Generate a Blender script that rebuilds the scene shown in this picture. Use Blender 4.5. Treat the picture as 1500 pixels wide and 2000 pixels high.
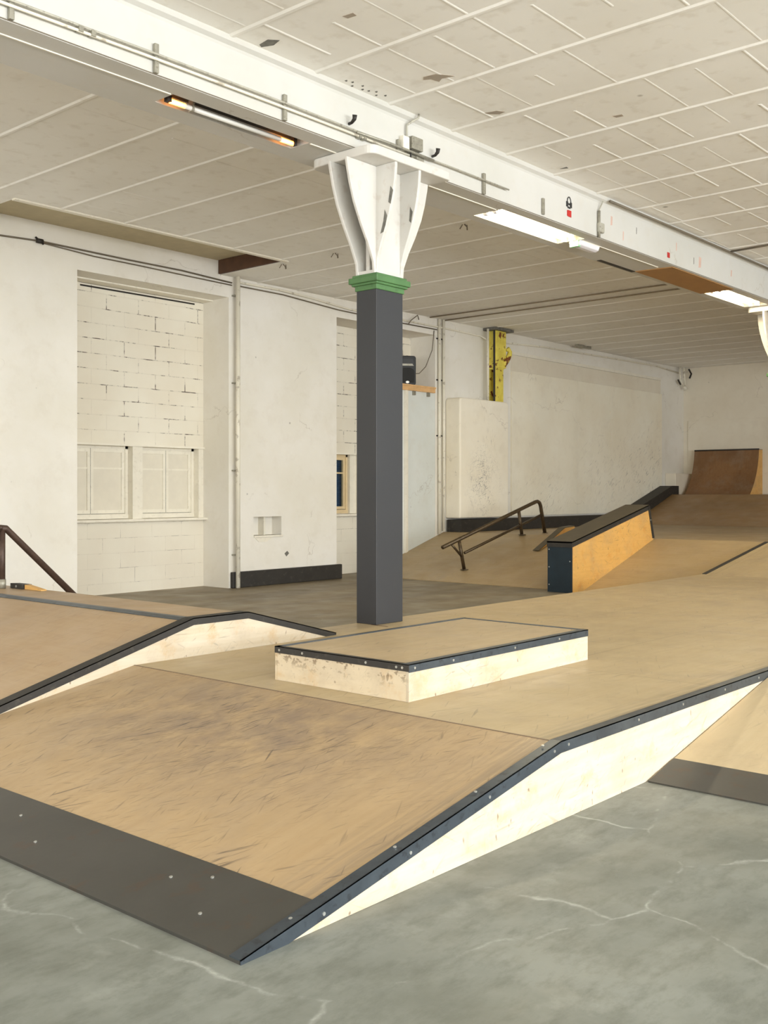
import bpy, bmesh, math, random
from mathutils import Vector, Matrix, Euler
random.seed(7)
for o in list(bpy.data.objects):
    bpy.data.objects.remove(o, do_unlink=True)
COL = bpy.context.scene.collection
SC = bpy.context.scene

# ------------------------------------------------------------------ camera, world, daylight, exposure
YAW = 40.91                       # view direction, degrees from +X (the beam direction) towards +Y (the long wall)
cam_d = bpy.data.cameras.new('camera'); cam = bpy.data.objects.new('camera', cam_d); COL.objects.link(cam)
cam.location = (0, 0, 1.6)
cam.rotation_euler = (math.radians(90), 0, math.radians(YAW - 90))
cam_d.sensor_fit = 'HORIZONTAL'; cam_d.sensor_width = 36; cam_d.lens = 2041.4 / 1500 * 36
cam_d.shift_y = -39.8 / 1500
cam_d.clip_end = 200
SC.camera = cam

world = bpy.data.worlds.new('world'); SC.world = world; world.use_nodes = True
world.node_tree.nodes['Background'].inputs['Color'].default_value = (0.78, 0.87, 1.0, 1)
world.node_tree.nodes['Background'].inputs['Strength'].default_value = 1.2

def area_light(name, loc, rot, sx, sy, power, color):
    d = bpy.data.lights.new(name, 'AREA'); d.shape = 'RECTANGLE'; d.size = sx; d.size_y = sy
    d.energy = power; d.color = color
    o = bpy.data.objects.new(name, d); COL.objects.link(o); o.location = loc; o.rotation_euler = rot
    return o
# daylight entering by the tall windows of the right-hand wall (behind and right of the camera)
WIN_X = [-3.6, -0.2, 3.2, 6.6, 10.0, 14.5, 20.5]
WIN_P = [300, 330, 340, 340, 300, 200, 110]
for wx, wp in zip(WIN_X, WIN_P):
    area_light('window_daylight', (wx, -8.63, 2.9), (math.radians(98), 0, 0), 2.3, 3.2, wp * 1.5, (0.97, 0.985, 1.0))
# and by unseen windows added behind the camera to light the -X faces
for wy, wp in ((-5.2, 80), (-1.2, 85), (3.2, 110), (8.4, 250)):  # last one raised to brighten the long wall
    area_light('window_daylight', (-4.93, wy, 2.9), (math.radians(90), 0, math.radians(-90)), 2.3, 3.2, wp, (1.0, 0.98, 0.95))
SC.view_settings.view_transform = 'Standard'
SC.view_settings.look = 'None'
SC.view_settings.gamma = 1.0
SC.view_settings.use_curve_mapping = False
SC.view_settings.exposure = 0.1

# ------------------------------------------------------------------ helpers
def lin(c):
    return tuple((v / 255 / 12.92) if v / 255 <= 0.04045 else ((v / 255 + 0.055) / 1.055) ** 2.4 for v in c) + (1,)

class MB:
    """collects shapes in world coordinates, builds ONE mesh object"""
    def __init__(s): s.bm = bmesh.new()
    def face(s, pts):
        vs = [s.bm.verts.new(p) for p in pts]
        return s.bm.faces.new(vs)
    def box(s, x0, x1, y0, y1, z0, z1):
        v = [s.bm.verts.new((x, y, z)) for z in (z0, z1) for y in (y0, y1) for x in (x0, x1)]
        for f in ((0,2,3,1),(4,5,7,6),(0,1,5,4),(2,6,7,3),(0,4,6,2),(1,3,7,5)):
            s.bm.faces.new([v[i] for i in f])
        return s
    def prism(s, pts, axis, a, b):
        """polygon pts extruded along axis from a to b; axis 'y': pts=(x,z); 'x': pts=(y,z); 'z': pts=(x,y)"""
        def P(p, t):
            return {'y': (p[0], t, p[1]), 'x': (t, p[0], p[1]), 'z': (p[0], p[1], t)}[axis]
        A = [s.bm.verts.new(P(p, a)) for p in pts]; B = [s.bm.verts.new(P(p, b)) for p in pts]
        n = len(pts)
        s.bm.faces.new(A); s.bm.faces.new(B[::-1])
        for i in range(n):
            s.bm.faces.new([A[i], B[i], B[(i+1) % n], A[(i+1) % n]])
        return s
    def tube(s, pts, r, n=10, cap=True):
        pts = [Vector(p) for p in pts]
        rr = r if isinstance(r, (list, tuple)) else [r] * len(pts)
        rings = []
        up = None
        for i, p in enumerate(pts):
            if i == 0: t = pts[1] - p
            elif i == len(pts) - 1: t = p - pts[i-1]
            else: t = (pts[i+1] - p).normalized() + (p - pts[i-1]).normalized()
            t.normalize()
            if up is None:
                up = Vector((0, 0, 1)) if abs(t.z) < 0.9 else Vector((1, 0, 0))
            a = t.cross(up).normalized(); b = t.cross(a).normalized(); up = -b if (-b).dot(up) > 0 else b
            k = 1.0
            if 0 < i < len(pts) - 1:
                c = (pts[i+1] - p).normalized().dot(t); k = 1 / max(c, 0.5)
            rings.append([s.bm.verts.new(p + (a * math.cos(2*math.pi*j/n) + b * math.sin(2*math.pi*j/n)) * rr[i] * (k if False else 1)) for j in range(n)])
        for i in range(len(rings) - 1):
            for j in range(n):
                s.bm.faces.new([rings[i][j], rings[i][(j+1) % n], rings[i+1][(j+1) % n], rings[i+1][j]])
        if cap:
            s.bm.faces.new(rings[0][::-1]); s.bm.faces.new(rings[-1])
        return s
    def build(s, name, mat, parent=None, bevel=0, smooth=False, sub=0):
        bm = s.bm
        bmesh.ops.recalc_face_normals(bm, faces=bm.faces)
        off = Vector(parent_world(parent)) if parent else Vector((0, 0, 0))
        if off.length > 0: bmesh.ops.translate(bm, verts=bm.verts, vec=-off)
        me = bpy.data.meshes.new(name); bm.to_mesh(me); bm.free()
        o = bpy.data.objects.new(name, me); COL.objects.link(o)
        me.materials.append(mat)
        if parent: o.parent = parent
        if smooth:
            for p in me.polygons: p.use_smooth = True
        if bevel:
            m = o.modifiers.new('bevel', 'BEVEL'); m.width = bevel; m.segments = 2; m.limit_method = 'ANGLE'; m.angle_limit = math.radians(40)
        return o

def parent_world(o):
    v = Vector((0, 0, 0))
    while o is not None:
        v = v + Vector(o.location); o = o.parent
    return v

def thing(name, label, cat, loc=(0, 0, 0), group=None):
    o = bpy.data.objects.new(name, None); COL.objects.link(o); o.location = loc
    o.empty_display_size = 0.2
    o['label'] = label; o['category'] = cat
    if group: o['group'] = group
    return o
def tag(o, label, cat, group=None):
    o['label'] = label; o['category'] = cat
    if group: o['group'] = group
    return o
def struct(o): o['kind'] = 'structure'; return o

# ------------------------------------------------------------------ material kit
class NT:
    def __init__(s, name):
        s.m = bpy.data.materials.new(name); s.m.use_nodes = True
        s.t = s.m.node_tree; s.N = s.t.nodes; s.L = s.t.links
        s.b = s.N['Principled BSDF']
        s.tc = s.N.new('ShaderNodeTexCoord'); s.pos = s.N.new('ShaderNodeNewGeometry').outputs['Position']
    def link(s, a, b): s.L.new(a, b)
    def val(s, sock, v):
        if hasattr(v, 'is_output') or isinstance(v, bpy.types.NodeSocket): s.L.new(v, sock)
        else: sock.default_value = v
    def mapping(s, scale=(1,1,1), rot=(0,0,0), loc=(0,0,0), vec=None):
        n = s.N.new('ShaderNodeMapping'); n.inputs['Scale'].default_value = scale
        n.inputs['Rotation'].default_value = rot; n.inputs['Location'].default_value = loc
        s.L.new(vec or s.pos, n.inputs['Vector']); return n.outputs[0]
    def noise(s, scale, vec=None, detail=4, rough=0.55, dist=0):
        n = s.N.new('ShaderNodeTexNoise'); n.inputs['Scale'].default_value = scale
        n.inputs['Detail'].default_value = detail; n.inputs['Roughness'].default_value = rough
        n.inputs['Distortion'].default_value = dist
        s.L.new(vec or s.pos, n.inputs['Vector']); return n.outputs['Fac']
    def ramp(s, fac, a, b, ca=0.0, cb=1.0):
        n = s.N.new('ShaderNodeMapRange'); n.clamp = True
        n.inputs['From Min'].default_value = a; n.inputs['From Max'].default_value = b
        n.inputs['To Min'].default_value = ca; n.inputs['To Max'].default_value = cb
        s.L.new(fac, n.inputs['Value']); return n.outputs[0]
    def math(s, op, a, b=0.0, clamp=False):
        n = s.N.new('ShaderNodeMath'); n.operation = op; n.use_clamp = clamp
        s.val(n.inputs[0], a); s.val(n.inputs[1], b); return n.outputs[0]
    def mix(s, fac, a, b, mode='MIX'):
        n = s.N.new('ShaderNodeMix'); n.data_type = 'RGBA'; n.blend_type = mode
        s.val(n.inputs['Factor'], fac); s.val(n.inputs[6], a); s.val(n.inputs[7], b); return n.outputs[2]
    def sphere(s, c, r0, r1, scale=(1,1,1)):
        """1 inside r0, 0 beyond r1 (a patch with a place of its own)"""
        v = s.mapping(scale=scale, loc=tuple(-c[i]*scale[i] for i in range(3)))
        n = s.N.new('ShaderNodeVectorMath'); n.operation = 'LENGTH'; s.L.new(v, n.inputs[0])
        return s.ramp(n.outputs['Value'], r0, r1, 1, 0)
    def sep(s):
        n = s.N.new('ShaderNodeSeparateXYZ'); s.L.new(s.pos, n.inputs[0]); return n.outputs
    def bump(s, h, strength=0.3, dist=0.01):
        n = s.N.new('ShaderNodeBump'); n.inputs['Strength'].default_value = strength; n.inputs['Distance'].default_value = dist
        s.L.new(h, n.inputs['Height']); s.L.new(n.outputs[0], s.b.inputs['Normal'])
    def col(s, c): s.val(s.b.inputs['Base Color'], c)
    def set(s, **k):
        for a, v in k.items(): s.val(s.b.inputs[a.replace('_', ' ')], v)

def plain(name, rgb, rough=0.5, metal=0.0, var=0.08, nscale=6, dirt=None, dirt_amt=0.0):
    n = NT(name); c = lin(rgb)
    f = n.noise(nscale)
    d = tuple(v * (1 - var) for v in c[:3]) + (1,); e = tuple(min(1, v * (1 + var)) for v in c[:3]) + (1,)
    k = n.mix(n.ramp(f, .3, .7), d, e)
    if dirt:
        k = n.mix(n.math('MULTIPLY', n.ramp(n.noise(nscale * 3, detail=6), .58, .66), dirt_amt), k, lin(dirt))
    n.col(k); n.set(Roughness=rough, Metallic=metal); n.bump(n.noise(nscale * 12), .08, .004)
    return n.m

def scuffs(n, k, amount=0.5, color=(70, 60, 52), mask=None, ax=(0, 1), seed=0.0, thick=1.0, fine=1.0, rots=(0.35, 0.05, 0.65, -0.5)):
    """thin dark streaks left by wheels and boards, in a few directions in the plane given by ax"""
    tot = None
    for i, rot in enumerate(rots):
        r = [0, 0, 0]; sc = [1.5 * fine] * 3
        if ax == (0, 1): r[2] = rot; sc = [2.2 * fine, 26 * fine, 4]
        elif ax == (0, 2): r[1] = rot; sc = [2.6 * fine, 4, 24 * fine]
        else: r[0] = rot; sc = [4, 2.6 * fine, 24 * fine]
        v = n.mapping(scale=(1, 1, 1), rot=tuple(r), loc=(seed + i * 3.7, seed * 1.3 + i, i * 2.1))
        v = n.mapping(scale=tuple(sc), vec=v)
        f = n.noise(1.6, v, detail=2, rough=.5)
        a = n.ramp(f, .70 - .03 * thick, .74 + .0 * thick)
        tot = a if tot is None else n.math('MAXIMUM', tot, a)
    big = n.ramp(n.noise(1.1, n.mapping(loc=(seed, 5, 2)), detail=3), .38, .62)
    if mask is None: mask = n.ramp(big, 0, 1, .25, 1)
    else: mask = n.math('MULTIPLY', mask, n.ramp(n.noise(3.0, n.mapping(loc=(seed, 5, 2)), detail=3), .3, .55))
    f = n.math('MULTIPLY', n.math('MULTIPLY', tot, mask), amount)
    return n.mix(f, k, lin(color))

def plywood(name, base, base2, amount=0.5, grain_axis=0, rough=0.42, seed=0.0, ax=(0, 1), seams=None, extra=None, specks=0.35, blot=0.5, grain=.6):
    n = NT(name)
    sc = [14, 14, 14]; sc[grain_axis] = 1.1
    if ax == (0, 1): sc[2] = 1
    g = n.noise(1.5, n.mapping(scale=tuple(sc), loc=(seed, seed, 0)), detail=5, rough=.6)
    k = n.mix(n.math('MULTIPLY', n.ramp(g, .3, .7), grain), lin(base), lin(base2))
    b = n.noise(.55, n.mapping(loc=(seed, 0, 0)), detail=3)
    dark = tuple(v * .86 for v in base2)
    k = n.mix(n.math('MULTIPLY', n.ramp(b, .42, .66), blot), k, lin(dark))
    # greyish wheel-dirt haze
    k = n.mix(n.math('MULTIPLY', n.ramp(n.noise(2.2, n.mapping(loc=(3 + seed, 1, 0)), detail=5, rough=.65), .50, .72), .35), k, lin((150, 132, 112)))
    if seams:
        t = n.N.new('ShaderNodeTexBrick'); t.offset = 0.5
        t.inputs['Scale'].default_value = 1; t.inputs['Brick Width'].default_value = 2.44; t.inputs['Row Height'].default_value = 1.22
        t.inputs['Mortar Size'].default_value = .0035; t.inputs['Mortar Smooth'].default_value = .1
        t.inputs['Color1'].default_value = (0, 0, 0, 1); t.inputs['Color2'].default_value = (0.06, .06, .06, 1); t.inputs['Mortar'].default_value = (1, 1, 1, 1)
        n.L.new(n.mapping(loc=seams), t.inputs['Vector'])
        k = n.mix(n.math('MULTIPLY', t.outputs['Fac'], .55), k, lin((110, 90, 65)))
    k = scuffs(n, k, amount, seed=seed, ax=ax)
    if ax == (0, 1): k = scuffs(n, k, amount * .8, seed=seed + 13.7, ax=ax, fine=2.4, rots=(.5, -.2, .9))
    else: k = scuffs(n, k, amount * 1.2, seed=seed + 13.7, ax=ax, fine=3.4, rots=(.9, .1))
    # small dents
    v = n.N.new('ShaderNodeTexVoronoi'); v.inputs['Scale'].default_value = 5.5; v.inputs['Randomness'].default_value = 1
    vs = [1, 1, 1]; vs[grain_axis] = .45
    n.L.new(n.mapping(scale=tuple(vs), loc=(seed, 2, 1)), v.inputs['Vector'])
    sp = n.math('MULTIPLY', n.ramp(v.outputs['Distance'], .035, .08, 1, 0), n.ramp(n.noise(2, n.mapping(loc=(9, seed, 0))), .5, .6))
    k = n.mix(n.math('MULTIPLY', sp, specks), k, lin((84, 66, 46)))
    if ax != (0, 1):     # knots, nicks and golden patches of the cut plywood sides
        pt = n.ramp(n.noise(4.5, n.mapping(loc=(seed, 1, 4)), detail=6, rough=.7), .54, .70)
        k = n.mix(n.math('MULTIPLY', pt, .6), k, lin(tuple(v * f for v, f in zip(base2, (.97, .86, .68)))))
        nk = n.ramp(n.noise(20, n.mapping(scale=(1, 1, .55), rot=(0, .35, 0), loc=(seed, 3, 3)), detail=2, rough=.5), .70, .74)
        k = n.mix(n.math('MULTIPLY', nk, specks * .8), k, lin((110, 86, 58)))
    if extra: k = extra(n, k)
    n.col(k)
    n.set(Roughness=n.ramp(n.noise(3), .3, .7, rough - .07, rough + .12))
    n.bump(g, .02, .003)
    return n.m

def wall_paint(name, base, base2, chips=0.5, extra=None, rough=.7, bump=.25):
    n = NT(name)
    f = n.noise(.7, detail=4, rough=.6)
    k = n.mix(n.ramp(f, .36, .64), lin(base), lin(base2))
    k = n.mix(n.math('MULTIPLY', n.ramp(n.noise(3.4, n.mapping(loc=(4, 4, 4)), detail=6, rough=.65), .52, .74), .16), k, lin((196, 182, 160)))
    v = n.N.new('ShaderNodeTexVoronoi'); v.inputs['Scale'].default_value = 1.5
    n.L.new(n.pos, v.inputs['Vector'])
    c = n.ramp(v.outputs['Distance'], .016, .036, 1, 0)
    k = n.mix(n.math('MULTIPLY', c, chips), k, lin((92, 80, 66)))
    # fine cracks
    w = n.N.new('ShaderNodeTexVoronoi'); w.feature = 'DISTANCE_TO_EDGE'; w.inputs['Scale'].default_value = .45
    nd = n.N.new('ShaderNodeVectorMath'); nd.operation = 'ADD'
    ns = n.N.new('ShaderNodeTexNoise'); ns.inputs['Scale'].default_value = 2.2; ns.inputs['Detail'].default_value = 5
    n.L.new(n.pos, ns.inputs['Vector']); n.L.new(n.pos, nd.inputs[0]); n.L.new(ns.outputs['Color'], nd.inputs[1]); n.L.new(nd.outputs[0], w.inputs['Vector'])
    cr = n.math('MULTIPLY', n.ramp(w.outputs['Distance'], .0, .006, 1, 0), n.ramp(n.noise(1.3), .52, .6))
    k = n.mix(n.math('MULTIPLY', cr, .35), k, lin((150, 136, 116)))
    if extra: k = extra(n, k)
    n.col(k); n.set(Roughness=rough)
    n.bump(n.noise(9, detail=5), bump, .012)
    return n.m

def block_paint(name, base, base2, crack=.9, width=.6, row=.235, off=(0, 0), gap=.004):
    n = NT(name)
    k = n.mix(n.ramp(n.noise(.9), .36, .64), lin(base), lin(base2))
    sp = n.sep(); cb = n.N.new('ShaderNodeCombineXYZ')
    nz = n.noise(1.5, detail=3)
    n.L.new(n.math('ADD', sp[0], off[0]), cb.inputs[0])
    n.L.new(n.math('ADD', n.math('ADD', sp[2], off[1]), n.math('MULTIPLY', nz, .02)), cb.inputs[1])
    t = n.N.new('ShaderNodeTexBrick'); t.offset = .45; t.offset_frequency = 2
    t.inputs['Scale'].default_value = 1; t.inputs['Brick Width'].default_value = width; t.inputs['Row Height'].default_value = row
    t.inputs['Mortar Size'].default_value = gap; t.inputs['Mortar Smooth'].default_value = .2
    n.L.new(cb.outputs[0], t.inputs['Vector'])
    m = n.ramp(n.noise(3.2, n.mapping(loc=(2, 0, 7)), detail=6, rough=.8), .50, .60)
    k = n.mix(n.math('MULTIPLY', t.outputs['Fac'], .09), k, lin((150, 138, 118)))
    k = n.mix(n.math('MULTIPLY', n.math('MULTIPLY', t.outputs['Fac'], m), crack), k, lin((74, 60, 46)))
    n.col(k); n.set(Roughness=.72)
    h = n.math('ADD', n.math('MULTIPLY', t.outputs['Fac'], -1.0), n.math('MULTIPLY', n.noise(12, detail=4), .3))
    n.bump(h, .35, .012)
    return n.m

# ------------------------------------------------------------------ materials
M = {}
M['wall'] = wall_paint('white_wall_paint', (237, 233, 224), (230, 225, 212))
M['wall_end'] = wall_paint('end_wall_paint', (232, 224, 206), (224, 214, 194), chips=.3)
M['block'] = block_paint('painted_blockwork', (236, 230, 214), (230, 222, 204), off=(.13, .02), gap=.0075, crack=1.0)
M['block_low'] = block_paint('painted_blockwork_low', (234, 228, 212), (228, 220, 203), crack=.45, off=(.2, .06))
M['trim_white'] = plain('white_trim_paint', (236, 230, 214), .55, var=.04, dirt=(170, 156, 132), dirt_amt=.15)
M['pane_white'] = plain('painted_pane', (226, 219, 202), .5, var=.03)
M['pipe_white'] = plain('white_pipe_paint', (230, 224, 206), .45, var=.04, nscale=3, dirt=(120, 100, 74), dirt_amt=.5)
M['beam'] = wall_paint('beam_white_paint', (207, 205, 199), (200, 198, 190), chips=.35, bump=.15, rough=.55)

def panel_marks(n, k):
    a = n.sphere((24.6, 13.2, 2.0), .1, 1.3, (.5, 1, 1)); b = n.sphere((21.0, 13.2, 1.5), .1, .7, (.5, 1, 1))
    c = n.sphere((26.6, 13.2, 2.3), .1, 1.3, (.7, 1, .8))
    m = n.math('ADD', n.math('ADD', a, b), c, clamp=True)
    return scuffs(n, k, .75, (70, 62, 50), mask=m, ax=(0, 2), seed=2.3, thick=1.6, rots=(.9, 1.2, .6))
M['panel'] = wall_paint('cream_panel_paint', (244, 238, 220), (238, 229, 207), chips=.25, extra=panel_marks)
def box_marks(n, k):
    a = n.sphere((18.1, 12.88, 1.75), .15, .75, (1, 1, .75)); b = n.sphere((18.35, 12.88, 2.75), .05, .5, (1, 1, .7))
    c = n.sphere((18.0, 12.88, 1.9), .05, .45, (1, 1, .8))
    k = scuffs(n, k, .9, (54, 48, 40), mask=a, ax=(0, 2), seed=5.1, thick=2.6, fine=1.5, rots=(.9, .3, 1.3, -.6))
    k = scuffs(n, k, .95, (48, 42, 36), mask=c, ax=(0, 2), seed=8.1, thick=3.0, fine=1.9, rots=(.7, .1, 1.1, -.3))
    return scuffs(n, k, .45, (90, 80, 66), mask=b, ax=(0, 2), seed=3.1, rots=(1.5, 1.2))
M['boxing'] = wall_paint('boxing_paint', (248, 241, 224), (243, 234, 213), chips=.2, extra=box_marks)

# ceiling: hollow blocks plastered and painted
def ceil_mat():
    n = NT('ceiling_paint')
    k = n.mix(n.ramp(n.noise(.8), .35, .65), lin((244, 242, 236)), lin((238, 235, 227)))
    k = n.mix(n.math('MULTIPLY', n.ramp(n.noise(6, detail=6), .55, .7), .2), k, lin((190, 178, 156)))
    v = n.N.new('ShaderNodeTexVoronoi'); v.inputs['Scale'].default_value = .8; n.L.new(n.pos, v.inputs['Vector'])
    k = n.mix(n.math('MULTIPLY', n.ramp(v.outputs['Distance'], .02, .035, 1, 0), .7), k, lin((110, 98, 84)))
    n.col(k); n.set(Roughness=.7); n.bump(n.noise(7, detail=5), .2, .01); return n.m
M['ceiling'] = ceil_mat()
M['bare'] = plain('bare_plaster', (168, 156, 140), .8)

def floor_mat():
    n = NT('worn_concrete')
    k = n.mix(n.ramp(n.noise(.9, detail=6, rough=.65), .38, .62), lin((130, 132, 124)), lin((107, 109, 100)))
    k = n.mix(n.math('MULTIPLY', n.ramp(n.noise(4.5, n.mapping(scale=(1, 2.2, 1)), detail=8, rough=.75), .46, .66), .6), k, lin((92, 94, 84)))
    k = n.mix(n.math('MULTIPLY', n.ramp(n.noise(2.6, n.mapping(loc=(7, 2, 0)), detail=6, rough=.7), .58, .76), .3), k, lin((176, 177, 168)))
    ns = n.N.new('ShaderNodeTexNoise'); ns.inputs['Scale'].default_value = 1.7; ns.inputs['Detail'].default_value = 8
    n.L.new(n.pos, ns.inputs['Vector'])
    ad = n.N.new('ShaderNodeVectorMath'); ad.operation = 'ADD'; n.L.new(n.pos, ad.inputs[0])
    sc = n.N.new('ShaderNodeVectorMath'); sc.operation = 'SCALE'; sc.inputs['Scale'].default_value = .35
    n.L.new(ns.outputs['Color'], sc.inputs[0]); n.L.new(sc.outputs[0], ad.inputs[1])
    w = n.N.new('ShaderNodeTexVoronoi'); w.feature = 'DISTANCE_TO_EDGE'; w.inputs['Scale'].default_value = .62
    n.L.new(n.mapping(loc=(.35, .5, 0), vec=ad.outputs[0]), w.inputs['Vector'])
    cr = n.math('MULTIPLY', n.ramp(w.outputs['Distance'], .0, .007, 1, 0), n.ramp(n.noise(2.6, detail=6, rough=.7), .46, .60))
    k = n.mix(n.math('MULTIPLY', cr, .45), k, lin((205, 205, 198)))
    # the floor turns browner towards the long wall
    sp = n.sep()
    far = n.ramp(sp[1], 6.0, 9.5)
    k = n.mix(n.math('MULTIPLY', far, .75), k, n.mix(n.ramp(n.noise(.8, n.mapping(scale=(.5, 2, 1)), detail=5), .4, .6), lin((120, 104, 78)), lin((146, 128, 98))))
    n.col(k); n.set(Roughness=n.ramp(n.noise(2.1, detail=5), .3, .7, .38, .62)); n.bump(n.noise(14, detail=6), .12, .006)
    return n.m
M['floor'] = floor_mat()

def ramp_extra(n, k):
    # heavy wheel marks half way up, and a rubbed band along the steel coping
    a = n.sphere((3.95, 4.45, .3), .25, 1.15, (1.15, .62, .5))
    k = n.mix(n.math('MULTIPLY', n.math('MULTIPLY', a, n.ramp(n.noise(3.2, detail=6, rough=.7), .34, .60)), .8), k, lin((132, 114, 98)))
    k = scuffs(n, k, .9, (66, 58, 54), mask=a, seed=4.4, thick=2.6, fine=1.7, rots=(.62, .35, .85, .1))
    sp = n.sep()
    band = n.ramp(sp[1], 2.70, 3.02, 1, 0)
    rub = n.noise(2, n.mapping(scale=(.8, 22, 1)), detail=4)
    k = n.mix(n.math('MULTIPLY', n.math('MULTIPLY', band, n.ramp(rub, .36, .6)), .6), k, lin((98, 88, 80)))
    edge = n.ramp(sp[0], 4.405, 4.37)      # worn crease
    return k
PLY = ((205, 168, 116), (190, 150, 98))
M['ply_ramp'] = plywood('plywood_ramp', (180, 154, 117), (167, 139, 101), .75, grain_axis=0, seed=1.0, extra=ramp_extra, blot=.25)
def deck_extra(n, k):
    sp = n.sep()
    band = n.math('MULTIPLY', n.ramp(sp[1], 2.70, 2.95, 1, 0), n.ramp(n.noise(2, n.mapping(scale=(1.2, 20, 1))), .34, .6))
    k = n.mix(n.math('MULTIPLY', band, .55), k, lin((98, 90, 80)))
    return k
M['ply_deck'] = plywood('plywood_deck', (186, 166, 129), (175, 152, 113), .35, grain_axis=0, seed=2.0, seams=(1.0, .93, 0), extra=deck_extra, blot=.2)
M['ply_bump'] = plywood('plywood_bump', (180, 154, 120), (168, 139, 104), .35, grain_axis=1, seed=6.0, blot=.3)
M['ply_bank'] = plywood('plywood_bank', (180, 158, 120), (167, 143, 104), .2, grain_axis=1, seed=3.0, blot=.4, specks=.1)
M['ply_bankside'] = plywood('plywood_right_bank', (196, 176, 140), (186, 164, 126), .2, grain_axis=0, seed=3.5, blot=.2)
M['ply_upper'] = plywood('plywood_upper', (162, 130, 88), (148, 116, 76), .1, grain_axis=1, seed=5.0, blot=.5, specks=.0)
M['birch'] = plywood('birch_side', (214, 202, 182), (201, 185, 158), .35, grain_axis=0, seed=7.0, ax=(0, 2), blot=.3, specks=.9, grain=1.0, rough=.5)
def pad_marks(n, k):
    sp = n.sep()
    top = n.ramp(sp[2], .44, .56)
    m = n.math('MULTIPLY', n.ramp(n.noise(34, n.mapping(scale=(1, .7, 1)), detail=3, rough=.6), .54, .60), n.ramp(n.noise(5, detail=4), .42, .5))
    return n.mix(n.math('MULTIPLY', n.math('MULTIPLY', m, top), .8), k, lin((104, 80, 54)))
M['birch_pad'] = plywood('birch_pad_side', (216, 201, 174), (206, 187, 155), .25, grain_axis=1, seed=8.0, ax=(1, 2), blot=.12, specks=.7, rough=.5, extra=pad_marks)
M['orange'] = plywood('orange_plywood', (228, 180, 104), (214, 162, 84), .4, grain_axis=0, seed=9.0, ax=(0, 2), blot=.2, specks=.6, rough=.45)
M['ply_top'] = plywood('plywood_pad_top', (186, 164, 128), (172, 148, 112), .3, grain_axis=0, seed=11.0, blot=.4)
M['steel'] = plain('blued_steel', (84, 92, 100), .38, .7, var=.18, nscale=7, dirt=(50, 46, 44), dirt_amt=.4)
M['steel_plate'] = plain('steel_plate', (84, 82, 77), .42, .55, var=.1, nscale=2.5, dirt=(96, 76, 60), dirt_amt=.4)
M['screw'] = plain('zinc_screw', (200, 200, 195), .35, .8)
M['black_paint'] = plain('black_paint', (46, 43, 39), .6, .0, var=.15, nscale=5, dirt=(88, 82, 72), dirt_amt=.3)
M['navy'] = plain('dark_blue_steel', (34, 48, 58), .4, .35, var=.12)
M['top_grey'] = plain('grey_ledge_top', (92, 84, 68), .5, .2, var=.1)
M['col_box'] = plain('charcoal_cladding', (52, 53, 56), .5, .0, var=.05, nscale=1.2)
M['green'] = plain('green_paint', (80, 120, 72), .5, .0, var=.12, dirt=(58, 84, 52), dirt_amt=.4)
M['capital'] = plain('white_cast_iron', (210, 207, 200), .5, 0, var=.03, nscale=4, dirt=(176, 156, 138), dirt_amt=.2)
M['crease'] = plain('worn_crease', (120, 100, 80), .6)
M['rust_edge'] = plain('chipped_edge', (176, 150, 126), .7, 0, var=.2, nscale=20)
M['chip'] = plain('chipped_paint', (110, 108, 100), .7, 0, var=.3, nscale=20)
M['galv'] = plain('galvanised_metal', (158, 154, 140), .45, .4, var=.15, nscale=20, dirt=(96, 90, 78), dirt_amt=.5)
M['grey_conduit'] = plain('grey_conduit', (176, 172, 158), .5, .1, var=.15, nscale=8, dirt=(96, 88, 74), dirt_amt=.6)
M['dark'] = plain('dark_metal', (48, 44, 40), .5, .3)
M['cable'] = plain('dark_cable', (112, 102, 86), .6)
M['ceil_pipe'] = plain('dusty_pipe', (140, 126, 104), .6)
M['rail'] = plain('brown_steel_rail', (84, 70, 50), .4, .5, var=.2, nscale=14, dirt=(54, 42, 30), dirt_amt=.5)
M['rail_brown'] = plain('brown_painted_rail', (78, 60, 50), .5, .3, var=.15, nscale=20, dirt=(44, 34, 30), dirt_amt=.5)
def yellow_mat():
    n = NT('yellow_rusty_paint')
    k = n.mix(n.ramp(n.noise(5), .35, .65), lin((240, 224, 104)), lin((220, 200, 80)))
    r = n.ramp(n.noise(5.5, n.mapping(loc=(1, 3, 2)), detail=5, rough=.6), .56, .60)
    k = n.mix(r, k, lin((120, 66, 30)))
    k = n.mix(n.ramp(n.noise(6, n.mapping(loc=(6, 3, 8)), detail=4), .68, .72), k, lin((52, 36, 26)))
    n.col(k); n.set(Roughness=.6); n.bump(n.noise(20), .3, .01); return n.m
M['yellow'] = yellow_mat()
M['speaker'] = plain('black_plastic', (18, 18, 17), .5)
M['grille'] = plain('black_grille', (26, 26, 23), .7)
M['logo'] = plain('silver_badge', (210, 208, 200), .3, .3)
M['shelf'] = plain('orange_pine', (222, 178, 124), .5, 0, var=.12, nscale=8)
M['jamb_blue'] = wall_paint('cool_white_paint', (222, 226, 222), (214, 217, 210), chips=.2)
M['blue'] = plain('blue_shutter', (44, 92, 140), .5)
M['window_wood'] = plain('cream_window_wood', (222, 200, 158), .5)
M['soffit_board'] = plain('olive_soffit', (196, 184, 152), .7, var=.06)
M['brown_wood'] = plain('dark_brown_wood', (84, 56, 36), .7, var=.2)
M['brown_board'] = plain('brown_hardboard', (164, 122, 72), .65, var=.05)
M['dark_qp'] = plywood('quarter_pipe_face', (142, 104, 66), (120, 84, 50), .2, grain_axis=2, seed=12.0, ax=(1, 2), blot=.8, specks=0)
M['red'] = plain('red_sticker', (190, 44, 40), .5)
M['black_print'] = plain('black_print', (44, 44, 44), .5)
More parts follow.
